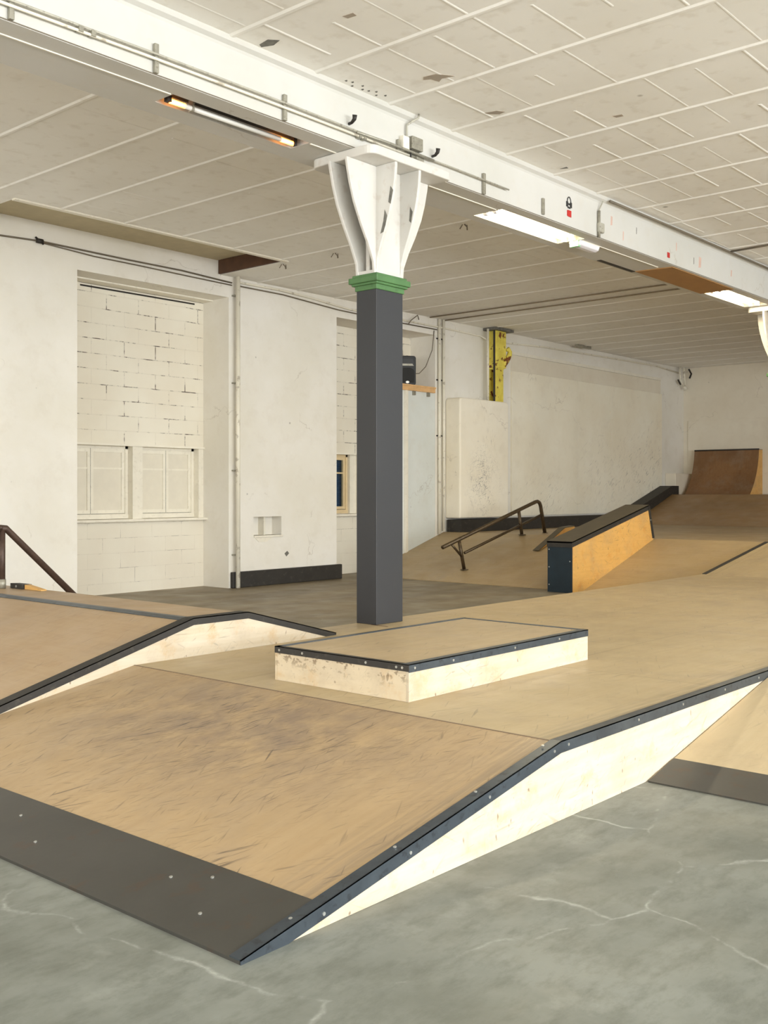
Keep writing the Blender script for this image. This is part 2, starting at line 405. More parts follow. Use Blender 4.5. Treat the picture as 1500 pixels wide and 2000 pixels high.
M['red_chalk'] = plain('faded_red_mark', (208, 176, 162), .8)
M['plastic_white'] = plain('white_plastic', (236, 234, 240), .35, var=.02)
M['mint'] = plain('green_tinted_plastic', (150, 200, 160), .35, var=.02)
def emit(name, rgb, strength, base=(240, 240, 235)):
    n = NT(name); n.col(lin(base)); n.set(Roughness=.3); n.b.inputs['Emission Color'].default_value = lin(rgb); n.b.inputs['Emission Strength'].default_value = strength; return n.m
M['tube_on'] = emit('lit_tube', (255, 236, 190), 26)
M['tube_glow'] = emit('glowing_tube_end', (255, 150, 40), 7)
M['tube_off'] = plain('unlit_tube', (214, 212, 204), .25, var=.02)
M['reflector'] = plain('white_reflector', (245, 240, 225), .3, var=.02)
def glass_mat():
    n = NT('window_glass'); n.col((1, 1, 1, 1)); n.set(Roughness=.03)
    tr = n.N.new('ShaderNodeBsdfTransparent'); tr.inputs[0].default_value = (.93, .96, .96, 1)
    fr = n.N.new('ShaderNodeValue'); fr.outputs[0].default_value = .07
    gl = n.N.new('ShaderNodeBsdfGlossy'); gl.inputs['Roughness'].default_value = .03
    mx = n.N.new('ShaderNodeMixShader'); out = [x for x in n.N if x.type == 'OUTPUT_MATERIAL'][0]
    n.L.new(fr.outputs[0], mx.inputs[0]); n.L.new(tr.outputs[0], mx.inputs[1]); n.L.new(gl.outputs[0], mx.inputs[2]); n.L.new(mx.outputs[0], out.inputs[0])
    return n.m
M['glass'] = glass_mat()

# ================================================================== THE SETTING
H = 5.16; YW = 13.27; XE = 28.57; XB = -4.8; YR = -8.5; YN = 13.926
b = MB(); b.box(XB - .3, XE + .3, YR - .3, 14.6, -.12, 0)
struct(b.build('floor', M['floor']))

# ceiling with an opened strip beside the long wall, ribs and block ridges
HX0, HX1, HY0, HZ = 6.66, 11.2, 11.72, 5.42
b = MB()
b.box(XB - .3, HX0, YR - .3, 14.6, H, H + .34)
b.box(HX1, XE + .3, YR - .3, 14.6, H, H + .34)
b.box(HX0, HX1, YR - .3, HY0, H, H + .34)
b.box(HX0, HX1, HY0, 14.6, HZ, H + .34)
RX = [7.28 + .95 * k for k in range(-12, 23)]
rnd = random.Random(3)
for x in RX:
    if x < XB or x > XE: continue
    y1 = YW if not (HX0 < x < HX1) else HY0 - .03
    j = rnd.uniform(-.01, .01)
    b.prism([(x - .04 + j, H + .003), (x - .014 + j, H - .0115), (x + .014 + j, H - .0115), (x + .04 + j, H + .003)], 'y', YR, y1)
for i, x in enumerate(RX):
    if x < -1 or x > 22: continue
    y = YR + rnd.uniform(0, .4)
    while y < YW - .2:
        y += .43
        if 6.2 < y < 7.0 or (HX0 - .95 < x < HX1 and y > HY0 - .1): continue
        if rnd.random() < (.78 if y < 6.3 else .42):
            a = x + .04 + (rnd.uniform(0, .35) if rnd.random() < .3 else 0); c = x + .91 - (rnd.uniform(0, .4) if rnd.random() < .3 else 0)
            d = rnd.uniform(.0015, .005)
            yy = y + rnd.uniform(-.015, .015)
            b.prism([(yy - .022, H + .002), (yy - .005, H - d), (yy + .005, H - d), (yy + .022, H + .002)], 'x', a, c)
ceil = struct(b.build('ceiling', M['ceiling']))
b = MB(); b.prism([(HY0 - .06, H - .02), (HY0 + .02, H - .02), (HY0 + .02, H + .02), (HY0 - .06, H + .02)], 'x', HX0 - .02, HX1 + .02)
b.build('opening_edge_strip', M['trim_white'], ceil)
b = MB(); b.box(HX0, HX1 - .05, HY0 + .02, YW, HZ - .03, HZ - .002); b.build('opening_soffit_board', M['soffit_board'], ceil)
b = MB(); b.box(HX1 - .045, HX1 - .002, HY0 + .02, YW - .02, H + .004, HZ - .032); b.build('opening_end_board', M['brown_wood'], ceil)
def patch(pts, mat='bare'):
    q = MB(); q.prism(pts, 'z', H - .003, H + .004); o = q.build('bare_patch', M[mat], ceil); o['label'] = 'bare grey patch where the paint has flaked'
patch([(7.00, 5.62), (7.02, 5.50), (7.10, 5.44), (7.16, 5.40), (7.13, 5.52), (7.17, 5.58), (7.08, 5.60), (7.05, 5.66)])
patch([(8.04, 5.72), (8.07, 5.60), (8.14, 5.55), (8.16, 5.63), (8.10, 5.70)])
patch([(8.90, 4.85), (8.92, 4.76), (8.97, 4.77), (8.96, 4.84)])
patch([(5.64, 6.2), (5.62, 6.08), (5.69, 6.02), (5.72, 6.12), (5.68, 6.22)], 'chip')
patch([(5.71, 5.36), (5.72, 5.26), (5.77, 5.27), (5.76, 5.35)])
patch([(9.17, 6.36), (9.16, 6.26), (9.2, 6.24), (9.22, 6.33)], 'chip')
patch([(9.98, 6.08), (9.97, 5.99), (10.02, 6.0)], 'chip')
for k in range(9):
    xx = 6.62 + k * .06; yy = 6.2 + random.uniform(-.08, .04)
    patch([(xx, yy), (xx + .018, yy + .012), (xx + .02, yy + .03), (xx - .004, yy + .025)], 'chip')

# long wall on the left, with two tall niches
N1 = (8.53, 11.39); N2 = (13.98, 16.92); NH = 4.815
b = MB(); T = 14.55
b.box(XB - .3, N1[0], YW, T, 0, HZ); b.box(N1[1], N2[0], YW, T, 0, 1.02 if False else HZ)
wl_main = b
b2 = MB()
# rebuild with the small letterbox niche cut into the pier
b.bm.free(); b = MB()
b.box(XB - .3, N1[0], YW, T, 0, H + .3)
sx0, sx1, sz0, sz1 = 11.94, 12.585, .853, 1.172
b.box(N1[1], sx0, YW, T, 0, H + .3); b.box(sx1, N2[0], YW, T, 0, H + .3)
b.box(sx0, sx1, YW, T, 0, sz0); b.box(sx0, sx1, YW, T, sz1, H + .3); b.box(sx0, sx1, YW + .24, T, sz0, sz1)
b.box(N2[1], XE + .3, YW, T, 0, H + .3)
for n0, n1 in (N1, N2):
    b.box(n0, n1, YW, T, NH, H + .3)
b2.bm.free()
wall_left = struct(b.build('wall_left', M['wall']))
# niche infill: blockwork above and below the windows
WZ0, WZ1 = 1.17, 2.33
for n0, n1, holes in ((N1[0], N1[1], ((8.6, 9.96), (10.15, 11.29))), (N2[0], N2[1], ((14.05, 15.3), (15.5, 16.82)))):
    q = MB(); q.box(n0, n1, YN, T, WZ1, NH - .03); q.box(n0, n1, YN + .03, T, NH - .035, NH); q.build('block_infill', M['block'], wall_left)
    q = MB(); q.box(n0, n1, YN, T, 0, WZ0 - .03); q.build('block_infill_below', M['block_low'], wall_left)
    q = MB(); xs = [n0] + [v for h in holes for v in h] + [n1]
    for a, c in zip(xs[0::2], xs[1::2]): q.box(a, c, YN, T, WZ0 - .03, WZ1)
    q.build('window_pier', M['trim_white'], wall_left)
    q = MB(); q.box(n0, n1, YN - .12, YN + .14, WZ0 - .045, WZ0 - .005); q.build('stone_sill', M['trim_white'], wall_left, bevel=.006)
    q = MB(); q.box(n0, n1, YN - .035, YN, WZ1 - .01, WZ1 + .02); q.build('lintel_edge', M['trim_white'], wall_left)
# long soffit plank under the head of niche
q = MB(); q.box(N1[0], N1[1], YN - .25, YN, NH - .02, NH); q.build('niche_head_board', M['trim_white'], wall_left)
q = MB(); q.box(9.0, 11.2, YN - .006, YN, NH - .075, NH - .05); q.build('head_gap', M['dark'], wall_left)
# letterbox niche fittings
q = MB(); q.box(sx0, sx1 + .02, YW - .03, YW + .1, sz0 - .035, sz0); q.build('niche_sill', M['trim_white'], wall_left, bevel=.006)
q = MB(); q.box(12.26, 12.30, YW + .10, YW + .24, sz0, sz1); q.build('niche_divider', M['trim_white'], wall_left)
q = MB(); q.prism([(11.98, .80), (12.05, .745), (12.22, .735), (12.33, .80), (12.33, .812), (11.98, .812)], 'y', YW - .012, YW); q.build('plaster_patch', M['trim_white'], wall_left)
q = MB(); q.prism([(12.66, .52), (12.72, .56), (12.76, .52), (12.70, .47)], 'y', YW - .012, YW); q.build('plaster_patch', M['chip'], wall_left)

def window(name, x0, x1, real=False):
    f = .05; Y0 = YN + .15
    q = MB(); z0 = WZ0 + .0; z1 = WZ1
    q.box(x0, x0 + f, Y0 - .02, Y0 + .08, z0, z1); q.box(x1 - f, x1, Y0 - .02, Y0 + .08, z0, z1)
    q.box(x0, x1, Y0 - .02, Y0 + .08, z1 - f, z1); q.box(x0, x1, Y0 - .03, Y0 + .08, z0, z0 + .075)
    w = struct(q.build(name, M['trim_white'] if not real else M['window_wood']))
    xm = (x0 + x1) / 2; mat = M['trim_white'] if not real else M['window_wood']
    for k, (a, c) in enumerate(((x0 + f, xm), (xm, x1 - f))):
        s = MB(); g = .055
        s.box(a, a + g, Y0, Y0 + .045, z0 + .08, z1 - f); s.box(c - g, c, Y0, Y0 + .045, z0 + .08, z1 - f)
        s.box(a + g, c - g, Y0, Y0 + .045, z0 + .08, z0 + .14); s.box(a + g, c - g, Y0, Y0 + .045, z1 - f - .06, z1 - f)
        zt = z0 + .78
        s.box(a + g, c - g, Y0 + .005, Y0 + .04, zt, zt + .03)
        so = s.build('sash', mat, w)
        s = MB(); s.box(a + .004, c - .004, Y0 - .003, Y0, z0 + .077, z0 + .086)
        if k: s.box(a - .004, a + .005, Y0 - .003, Y0, z0 + .08, z1 - f)
        s.build('joint', M['grey_conduit'] if not real else M['cable'], so)
        s = MB(); s.box(a + g, c - g, Y0 + .018, Y0 + .026, z0 + .14, z1 - f - .06)
        s.build('pane', M['glass'] if real else M['pane_white'], so)
    return w
window('window_1', 8.6, 9.96); window('window_2', 10.15, 11.29)
window('window_4', 15.5, 16.82)
w3 = window('window_3', 14.05, 15.12, real=True)
q = MB(); q.box(15.12, 15.3, YN + .07, YN + .2, WZ0, WZ1); q.build('frame_filler', M['trim_white'], w3)
q = MB()
for k in range(26):
    z = WZ0 + .05 + k * .044
    q.prism([(YN + .26, z), (YN + .30, z + .036), (YN + .306, z + .032), (YN + .266, z - .004)], 'x', 14.05, 15.3)
q.box(14.05, 15.3, YN + .31, YN + .32, WZ0, WZ1)
q.build('shutter', M['blue'], w3)['label'] = 'blue slatted shutter behind the glass'
q = MB(); q.box(8.5, 11.4, T - .12, T - .02, .9, 2.6); q.build('rear_closing', M['trim_white'], wall_left)

# panel boards beyond the yellow stanchion and the recessed band above them
PX0, PX1 = 19.66, 27.08
for a, c in ((PX0, 22.5), (22.506, 24.19), (24.196, PX1)):
    q = MB(); q.box(a, c, YW - .05, YW - .002, 1.05, 4.32); q.build('panel_board', M['panel'], wall_left, bevel=.004)
q = MB(); q.box(PX0, PX1, YW - .03, YW, 4.69, 4.76); q.build('panel_head_rail', M['trim_white'], wall_left)
q = MB(); q.box(PX0, PX1, YW - .012, YW, 4.33, 4.685); q.build('band_board', M['wall_end'], wall_left)
# door-like panel closing the lower part of the second niche
q = MB(); q.box(16.02, N2[1] - .005, YW + .0, YW + .05, 0, 3.66); q.build('niche_panel', M['jamb_blue'], wall_left)
q = MB(); q.box(15.45, 15.94, YW + .02, YW + .06, 0, 3.66); q.build('niche_panel', M['jamb_blue'], wall_left)
q = MB(); q.box(15.94, 16.02, YW - .03, YW + .06, 0, 3.66); q.build('panel_post', M['trim_white'], wall_left, bevel=.006)

# end wall, right wall and the wall behind the camera
b = MB(); b.box(XE, XE + .3, YR - .3, YW, 0, H + .3); wall_back = struct(b.build('wall_back', M['wall_end']))
q = MB(); q.box(XE - .04, XE, 9.2, 13.12, 1.53, 3.64); q.build('wall_panel', M['wall_end'], wall_back, bevel=.006)
def window_wall(name, along, pos, lo, hi, centres, thick):
    q = MB(); z0, z1 = 1.25, 4.55; hw = 1.2
    def bx(a, c, u, v):
        if along == 'x': q.box(a, c, pos - thick, pos, u, v)
        else: q.box(pos - thick, pos, a, c, u, v)
    e = lo
    for c in sorted(centres):
        bx(e, c - hw, 0, H + .3); bx(c - hw, c + hw, 0, z0); bx(c - hw, c + hw, z1, H + .3); e = c + hw
    bx(e, hi, 0, H + .3)
    return struct(q.build(name, M['wall']))
window_wall('wall_right', 'x', YR, XB - .3, XE, WIN_X, .3)
window_wall('wall_front', 'y', XB, YR, YW, (-5.2, -1.2, 3.2, 8.4), .3)
def room_window(name, along, pos, c):
    q = MB(); z0, z1, hw, f = 1.25, 4.55, 1.2, .06
    def bx(a, d, u, v, mb, t=.05):
        if along == 'x': mb.box(a, d, pos - .25, pos - .25 + t, u, v)
        else: mb.box(pos - .25, pos - .25 + t, a, d, u, v)
    bx(c - hw, c - hw + f, z0, z1, q); bx(c + hw - f, c + hw, z0, z1, q); bx(c - hw, c + hw, z0, z0 + f, q); bx(c - hw, c + hw, z1 - f, z1, q)
    bx(c - .02, c + .02, z0, z1, q)
    for z in (2.35, 3.45): bx(c - hw, c + hw, z - .015, z + .015, q)
    w = struct(q.build(name, M['trim_white']))
    q = MB(); bx(c - hw + f, c + hw - f, z0 + f, z1 - f, q, .008); q.build('pane', M['glass'], w)
wn = 5
for c in WIN_X: room_window('window_%d' % wn, 'x', YR, c); wn += 1
for c in (-5.2, -1.2, 3.2, 8.4): room_window('window_%d' % wn, 'y', XB, c); wn += 1

# main beam
BY0, BY1, BZ = 6.305, 6.93, 4.66
slots = [(5.02, 6.50, 6.50, 6.73), (9.40, 11.15, 6.45, 6.83), (15.38, 17.0, 6.45, 6.83)]
b = MB()
b.box(XB, XE, BY0, BY1, BZ + .09, H)
xs = XB
for a, c, y0, y1 in slots:
    b.box(xs, a, BY0, BY1, BZ, BZ + .09)
    b.box(a, c, BY0, y0, BZ, BZ + .09); b.box(a, c, y1, BY1, BZ, BZ + .09); xs = c
b.box(xs, XE, BY0, BY1, BZ, BZ + .09)
beam = struct(b.build('trim_1', M['beam']))
beam['label'] = 'white painted boxed ceiling beam carried by the column'
q = MB(); q.prism([(BY0 - .07, H), (BY0 - .05, H - .035), (BY0 - .012, H - .055), (BY0, H - .075), (BY0, H)], 'x', XB, XE); q.build('top_moulding', M['beam'], beam)
q = MB(); q.prism([(BY1, BZ - .0), (BY1 + .03, BZ - .0), (BY1 + .03, BZ + .05), (BY1, BZ + .05)], 'x', XB, XE); q.build('rear_lip', M['beam'], beam)
q = MB()
for a, c in ((XB, 5.0), (6.52, 6.95), (8.05, 9.36), (11.2, 13.2)): q.box(a, c, 6.50, 6.512, BZ - .008, BZ)
q.build('seam_batten', M['trim_white'], beam)
q = MB(); q.box(XB, XE, BY0 - .004, BY0, BZ + .004, BZ + .012); q.build('edge_joint', M['cable'], beam)
q = MB(); q.prism([(13.30, 6.34), (15.37, 6.34), (15.37, 6.86), (13.24, 6.86)], 'z', BZ - .012, BZ - .001); q.build('underside_board', M['brown_board'], beam)['label'] = 'bare brown board under the beam'
q = MB(); q.box(12.3, 13.26, BY1 - .06, BY1 + .0, BZ - .006, BZ); q.build('open_joint', M['dark'], beam)

# skirting
b = MB(); b.box(11.42, 14.06, YW - .07, YW - .003, 0, .265); struct(b.build('baseboard_left', M['black_paint'], bevel=.012))

# ================================================================== LIGHT FITTINGS
def tube_light(x0, x1, y0, y1, on, label, nt):
    t = thing('fluorescent_light', label, 'light', ((x0 + x1) / 2, (y0 + y1) / 2, BZ + .085))
    q = MB(); q.box(x0 + .01, x1 - .01, y0 + .01, y1 - .01, BZ + .078, BZ + .086); q.build('reflector', M['reflector'] if on else M['dark'], t)
    ys = [y0 + (y1 - y0) * (k + 1) / (nt + 1) for k in range(nt)]
    for y in ys:
        if on:
            q = MB(); q.tube([(x0 + .08, y, BZ + .028), (x1 - .08, y, BZ + .028)], .019, 12); q.build('tube', M['tube_on'], t, smooth=True)
        else:
            y = y + .02
            q = MB(); q.tube([(x0 + .22, y, BZ + .004), (x1 - .22, y, BZ + .004)], .02, 12); q.build('tube', M['tube_off'], t, smooth=True)
            for a, c in ((x0 + .07, x0 + .22), (x1 - .22, x1 - .07)):
                q = MB(); q.tube([(a, y, BZ + .004), (c, y, BZ + .004)], .0205, 12); o = q.build('tube_end', M['tube_glow'], t, smooth=True); o['label'] = 'orange glowing tube end'
            q = MB(); q.box(x0 + .28, x0 + .30, y - .025, y + .03, BZ - .02, BZ + .07); q.build('clip', M['galv'], t)
        for a, c in ((x0 + .035, x0 + .075), (x1 - .075, x1 - .035)):
            q = MB(); q.box(a, c, y - .022, y + .022, BZ - .01, BZ + .077); q.build('lamp_holder', M['plastic_white'] if on else M['dark'], t)
    return t
tube_light(*slots[0], False, 'failing fluorescent light in the beam with orange glowing tube ends, left of the column', 1)
tube_light(*slots[1], True, 'bright fluorescent light recessed in the beam just right of the column', 2)
tube_light(*slots[2], True, 'bright fluorescent light at the far end of the beam by the second column', 2)
# lamp light of the two lit fittings
for (x0, x1, y0, y1), p in ((slots[1], 45), (slots[2], 42)):
    area_light('fluorescent_lamp', ((x0 + x1) / 2, (y0 + y1) / 2, BZ + .002), (0, 0, 0), x1 - x0 - .1, y1 - y0 - .1, p, (1, .84, .58))

t = thing('emergency_light', 'small white emergency light box under the beam beside the lit tubes', 'light', (11.35, 6.58, BZ))
q = MB(); q.prism([(6.50, BZ - .002), (6.52, BZ - .055), (6.56, BZ - .07), (6.60, BZ - .07), (6.66, BZ - .055), (6.68, BZ - .002)], 'x', 11.16, 11.62); q.build('housing', M['plastic_white'], t, bevel=.01)
q = MB(); q.box(11.13, 11.20, 6.53, 6.65, BZ - .078, BZ - .002); q.build('end_cap', M['mint'], t, bevel=.008)

# ================================================================== COLUMNS
def profile_plate(mb, y0, y1, half, cx):
    """cast plate flaring upward: lower half width `half[0]`, curve to half[-1]"""
    zs = [3.60, 3.70, 3.85, 4.02, 4.20, 4.36, 4.50, 4.575]
    mb.prism([(cx - h, z) for h, z in zip(half, zs)] + [(cx + h, z) for h, z in zip(half[::-1], zs[::-1])], 'y', y0, y1)
def make_column(cx, z_base, label):
    t = thing('column', label, 'column', (cx, 6.43, z_base))
    hx = .187; y0, y1 = 6.307, 6.553
    q = MB(); q.box(cx - hx, cx + hx, y0, y1, z_base, 3.50); q.build('cladding', M['col_box'], t, bevel=.004)
    q = MB()
    for e, a, c in ((.012, 3.455, 3.51), (.035, 3.50, 3.525), (.055, 3.52, 3.575), (.03, 3.57, 3.60)):
        q.box(cx - hx - e, cx + hx + e, y0 - e, y1 + e, a, c)
    q.build('collar', M['green'], t, bevel=.007)['label'] = 'green painted collar'
    halfs = [.205, .215, .285, .385, .475, .53, .565, .58]
    cap = MB()
    profile_plate(cap, y0 + .005, y0 + .035, halfs, cx)
    profile_plate(cap, y1 - .035, y1 - .005, halfs, cx)
    cap.prism([(cx - h + min(.2, h - .17), z) for h, z in zip(halfs, [3.60, 3.70, 3.85, 4.02, 4.20, 4.36, 4.50, 4.575])] + [(cx + h - min(.2, h - .17), z) for h, z in zip(halfs[::-1], [4.575, 4.50, 4.36, 4.20, 4.02, 3.85, 3.70, 3.60])], 'y', y0 + .1, y1 - .1)
    cap.box(cx - hx - .01, cx + hx + .01, y0, y1, 3.60, 3.635)
    # gussets on both faces
    for gx in (cx - hx + .0, cx + hx - .035):
        gz = [3.60, 3.74, 3.86, 3.98, 4.12, 4.28, 4.42, 4.54, 4.575]; go = [.004, .012, .05, .10, .15, .19, .215, .225, .225]
        cap.prism([(y0 + .02, 3.60)] + [(y0 - o, z) for o, z in zip(go, gz)] + [(y0 + .02, 4.575)], 'x', gx, gx + .035)
        cap.prism([(y1 - .02, 3.60)] + [(y1 + o, z) for o, z in zip(go, gz)] + [(y1 - .02, 4.575)], 'x', gx, gx + .035)
    cap.build('capital', M['capital'], t, bevel=.006)
    q = MB(); r = .09; X0, X1, Y0, Y1 = cx - .47 - .05, cx + .62, y0 - .24, y1 + .28; pts = []
    for (px, py, a0) in ((X1 - .03, Y1 - .03, 0), (X0 + r, Y1 - r, 90), (X0 + r, Y0 + r, 180), (X1 - .03, Y0 + .03, 270)):
        rr = r if px < cx else .03
        for k in range(6):
            a = math.radians(a0 + k * 18); pts.append((px + rr * math.cos(a), py + rr * math.sin(a)))
    q.prism(pts, 'z', 4.575, BZ - .002); q.build('top_plate', M['capital'], t, bevel=.012)
    for gx, pp in ((cx - hx - .004, [(-.2, 4.32), (-.17, 4.36), (-.155, 4.28), (-.145, 4.22), (-.17, 4.20)]), (cx - hx - .004, [(-.13, 4.10), (-.10, 4.16), (-.085, 4.06), (-.05, 3.95), (-.085, 3.96), (-.11, 4.02)]), (cx + hx - .039, [(-.15, 4.20), (-.12, 4.25), (-.11, 4.12), (-.13, 4.1)])):
        q = MB(); q.prism([(y0 + u, z) for u, z in pp], 'x', gx + .0015, gx + .006); q.build('paint_chip', M['chip'], t)
    return t
make_column(7.36, .381, 'tall charcoal clad column with white flared iron capital standing in the middle of the room')
make_column(17.62, .768, 'second column with white iron capital cut by the right edge of the picture')
# column foot below deck of the ramp is boxed in by the ramp itself

# ================================================================== CONDUITS AND SMALL FITTINGS ON THE BEAM
t = thing('conduit_run', 'pair of thin metal conduits with brackets along the beam face', 'conduit', (6.0, 6.28, 4.78))
q = MB(); q.tube([(2.6, 6.262, 4.772), (4.7, 6.262, 4.80), (6.0, 6.262, 4.805), (7.5, 6.262, 4.80), (8.2, 6.262, 4.806), (9.25, 6.262, 4.803)], .009, 8); q.build('conduit', M['grey_conduit'], t, smooth=True)
q = MB(); q.tube([(2.6, 6.266, 4.740), (4.7, 6.266, 4.765), (6.2, 6.266, 4.768), (7.6, 6.266, 4.765)], .011, 8); q.build('conduit', M['pipe_white'], t, smooth=True)
q = MB(); q.tube([(6.85, 6.255, 4.79), (7.3, 6.25, 4.80), (7.6, 6.25, 4.80), (7.95, 6.255, 4.80)], .013, 8); q.build('conduit', M['galv'], t, smooth=True)
for x in (3.55, 4.70, 6.00, 7.46, 8.83):
    q = MB(); q.box(x - .018, x + .018, 6.272, 6.300, 4.67, 4.885); q.build('bracket', M['galv'], t, bevel=.003)
for x in (4.05, 4.15, 6.9, 6.96, 7.7): 
    q = MB(); q.box(x - .018, x + .018, 6.248, 6.30, 4.75, 4.79 if x < 6 else 4.775); q.build('saddle', M['galv'], t)
t = thing('junction_box', 'grey metal junction box on the beam above the column', 'electrical box', (7.66, 6.27, 4.88))
q = MB(); q.box(7.60, 7.76, 6.23, 6.303, 4.83, 4.95); q.build('housing', M['galv'], t, bevel=.006)
q = MB(); q.box(7.49, 7.58, 6.25, 6.303, 4.80, 4.93); q.build('side_plate', M['trim_white'], t, bevel=.004)
q = MB(); q.box(7.56, 7.84, 6.285, 6.303, 4.68, 4.80); q.build('back_plate', M['galv'], t)
q = MB(); q.tube([(7.575, 6.28, 4.90), (7.575, 6.28, 5.05), (7.62, 6.25, 5.09), (7.66, 6.21, 5.12), (7.66, 6.2, 5.158)], .010, 8); q.build('riser_pipe', M['grey_conduit'], t, smooth=True)
q = MB(); q.tube([(7.60, 6.25, 4.82), (7.60, 6.255, 4.69)], .008, 8); q.build('drop_wire', M['dark'], t)
for x, g in ((6.80, 'left of the column capital'), (7.99, 'right of the junction box')):
    q = MB(); q.tube([(x, 6.30, 4.86), (x - .02, 6.25, 4.855), (x - .015, 6.225, 4.88), (x - .02, 6.215, 4.915)], [.014, .014, .018, .022], 8)
    tag(q.build('hook', M['dark'], smooth=True), 'small dark hook on the beam ' + g, 'hook')
t = thing('switch_box', 'small pale switch box with a stub of conduit low on the beam face', 'electrical box', (11.24, 6.28, 4.78))
q = MB(); q.box(11.18, 11.30, 6.255, 6.303, 4.72, 4.84); q.build('housing', M['grey_conduit'], t, bevel=.015)
q = MB(); q.tube([(11.20, 6.28, 4.66), (11.20, 6.28, 4.98)], .017, 8); q.build('conduit', M['galv'], t, smooth=True)
q = MB(); q.tube([(11.20, 6.285, 4.98), (11.24, 6.27, 5.06), (11.24, 6.25, 5.10)], .008, 6); q.build('wire', M['grey_conduit'], t)
q = MB(); q.box(9.95, 9.99, 6.28, 6.303, 4.69, 4.87)
tag(q.build('bracket', M['galv'], bevel=.003), 'empty flat metal bracket on the beam right of the column', 'bracket')
# stickers and marks on the beam: padlock-like black symbol, red squares, faded chalk
q = MB(); cx, cz = 10.54, 4.925
pts = [(cx + .040 * math.cos(a), 6.30, cz + .02 + .062 * math.sin(a)) for a in [math.radians(v) for v in range(0, 181, 15)]]
q.tube(pts, .006, 6)
for s in (-1, 1): q.box(cx + s * .042 - .017, cx + s * .042 + .017, 6.296, 6.304, cz - .035, cz + .025)
q.box(cx - .03, cx + .03, 6.298, 6.304, cz - .05, cz - .03); q.box(cx - .022, cx + .022, 6.298, 6.304, cz - .01, cz + .01)
tag(q.build('sticker', M['black_print']), 'black ear-protection symbol on the beam face', 'sticker')
q = MB(); q.box(10.515, 10.59, 6.299, 6.304, 4.78, 4.855); q.box(10.50, 10.512, 6.299, 6.304, 4.785, 4.85)
tag(q.build('sticker', M['red']), 'red square sticker directly below the black symbol on the beam', 'sticker')
q = MB(); q.box(13.07, 13.14, 6.299, 6.304, 4.74, 4.81)
tag(q.build('sticker', M['red']), 'lone red square sticker further along the beam, above the brown board', 'sticker')
for (x, z, w, h, m) in ((11.85, 4.80, .03, .12, 'red_chalk'), (11.55, 4.93, .05, .12, 'red_chalk'), (14.1, 4.84, .09, .16, 'red_chalk'), (12.2, 4.93, .018, .09, 'chip'), (13.9, 4.83, .02, .10, 'chip'), (13.35, 4.93, .03, .12, 'red_chalk'), (15.2, 4.86, .05, .1, 'red_chalk')):
    q = MB(); q.prism([(x - w/2, z - h/2), (x + w/3, z - h/2.4), (x + w/2, z + h/2.2), (x - w/3, z + h/2)], 'y', BY0 - .0012, BY0 + .001)
    q.build('paint_mark', M[m], beam)
q = MB(); q.tube([(11.35, 6.215, 5.115), (13.0, 6.215, 5.12), (14.93, 6.215, 5.12), (17.5, 6.215, 5.12)], .016, 8)
tag(q.build('ceiling_conduit', M['cable'], smooth=True), 'dark conduit in the angle of beam and ceiling, right side', 'conduit')
q = MB(); q.tube([(14.93, 6.2, 5.125), (14.93, 5.6, 5.135), (14.93, 3.0, 5.135)], .015, 8)
tag(q.build('ceiling_conduit', M['cable'], smooth=True), 'dark conduit crossing the front ceiling at the right edge', 'conduit')
for x, g, y1 in ((16.66, 'the nearer', 13.2), (17.16, 'the farther', 13.2)):
    q = MB(); q.tube([(x, 7.0, H - .02), (x, y1, H - .02)], .013, 8)
    tag(q.build('ceiling_pipe', M['ceil_pipe'], smooth=True), g + ' of two thin dark pipes across the ceiling behind the beam', 'pipe')
for x, y, g in ((11.21, 8.3, 'above the lit tubes'), (11.3, 10.76, 'left of the column capital'), (11.32, 11.9, 'at the tip of the ceiling opening')):
    q = MB(); q.tube([(x, y, H), (x + .02, y - .03, H - .04), (x + .05, y - .01, H - .07)], .009, 6); q.tube([(x, y + .03, H), (x - .02, y + .06, H - .06)], .007, 6); q.tube([(x + .06, y, H), (x + .08, y + .01, H - .06)], .007, 6)
    tag(q.build('ceiling_hook', M['cable']), 'bent wire hook in the ceiling ' + g, 'hook')

# ================================================================== WALL FITTINGS
t = thing('downpipe', 'white vertical pipe on the wall right of the first blocked window', 'pipe', (11.50, YW - .1, 0))
q = MB(); q.tube([(11.50, YW - .105, .004), (11.50, YW - .105, 5.155)], .038, 12); q.build('pipe', M['pipe_white'], t, smooth=True)
for z in (.55, 1.95, 3.4, 4.85):
    q = MB(); q.box(11.45, 11.55, YW - .075, YW - .002, z - .012, z + .012); q.build('pipe_clip', M['galv'], t)
for x, g, r in ((17.0, 'left', .032), (17.14, 'right', .028)):
    t = thing('downpipe', g + ' of the two white pipes beside the wall shelf', 'pipe', (x, YW - .05, .7))
    q = MB(); q.tube([(x, YW - .05, .73 + (x - 17) * .4), (x, YW - .05, 5.15)], r, 10); q.build('pipe', M['pipe_white'], t, smooth=True)
    for z in (2.75, 3.9, 4.75):
        q = MB(); q.box(x - .05, x + .05, YW - .03, YW - .002, z - .012, z + .012); q.build('pipe_clip', M['dark'], t)
def cable(name, pts, r, m, label, cat='cable'):
    q = MB(); q.tube(pts, r, 7); return tag(q.build(name, M[m], smooth=True), label, cat)
yc = YW - .02
cable('wall_cable', [(4.5, yc, 5.08), (6.5, yc, 5.105), (7.3, yc, 5.085), (7.9, yc, 5.115), (9.4, yc, 5.10), (10.4, yc, 5.10), (11.44, yc, 5.06)], .013, 'cable', 'upper dark cable along the wall above the first blocked window')
cable('wall_cable', [(7.9, yc, 5.10), (8.8, yc, 5.05), (9.6, yc, 5.045), (10.6, yc, 5.03), (11.44, yc, 5.02)], .010, 'cable', 'lower thin cable along the wall above the first blocked window')
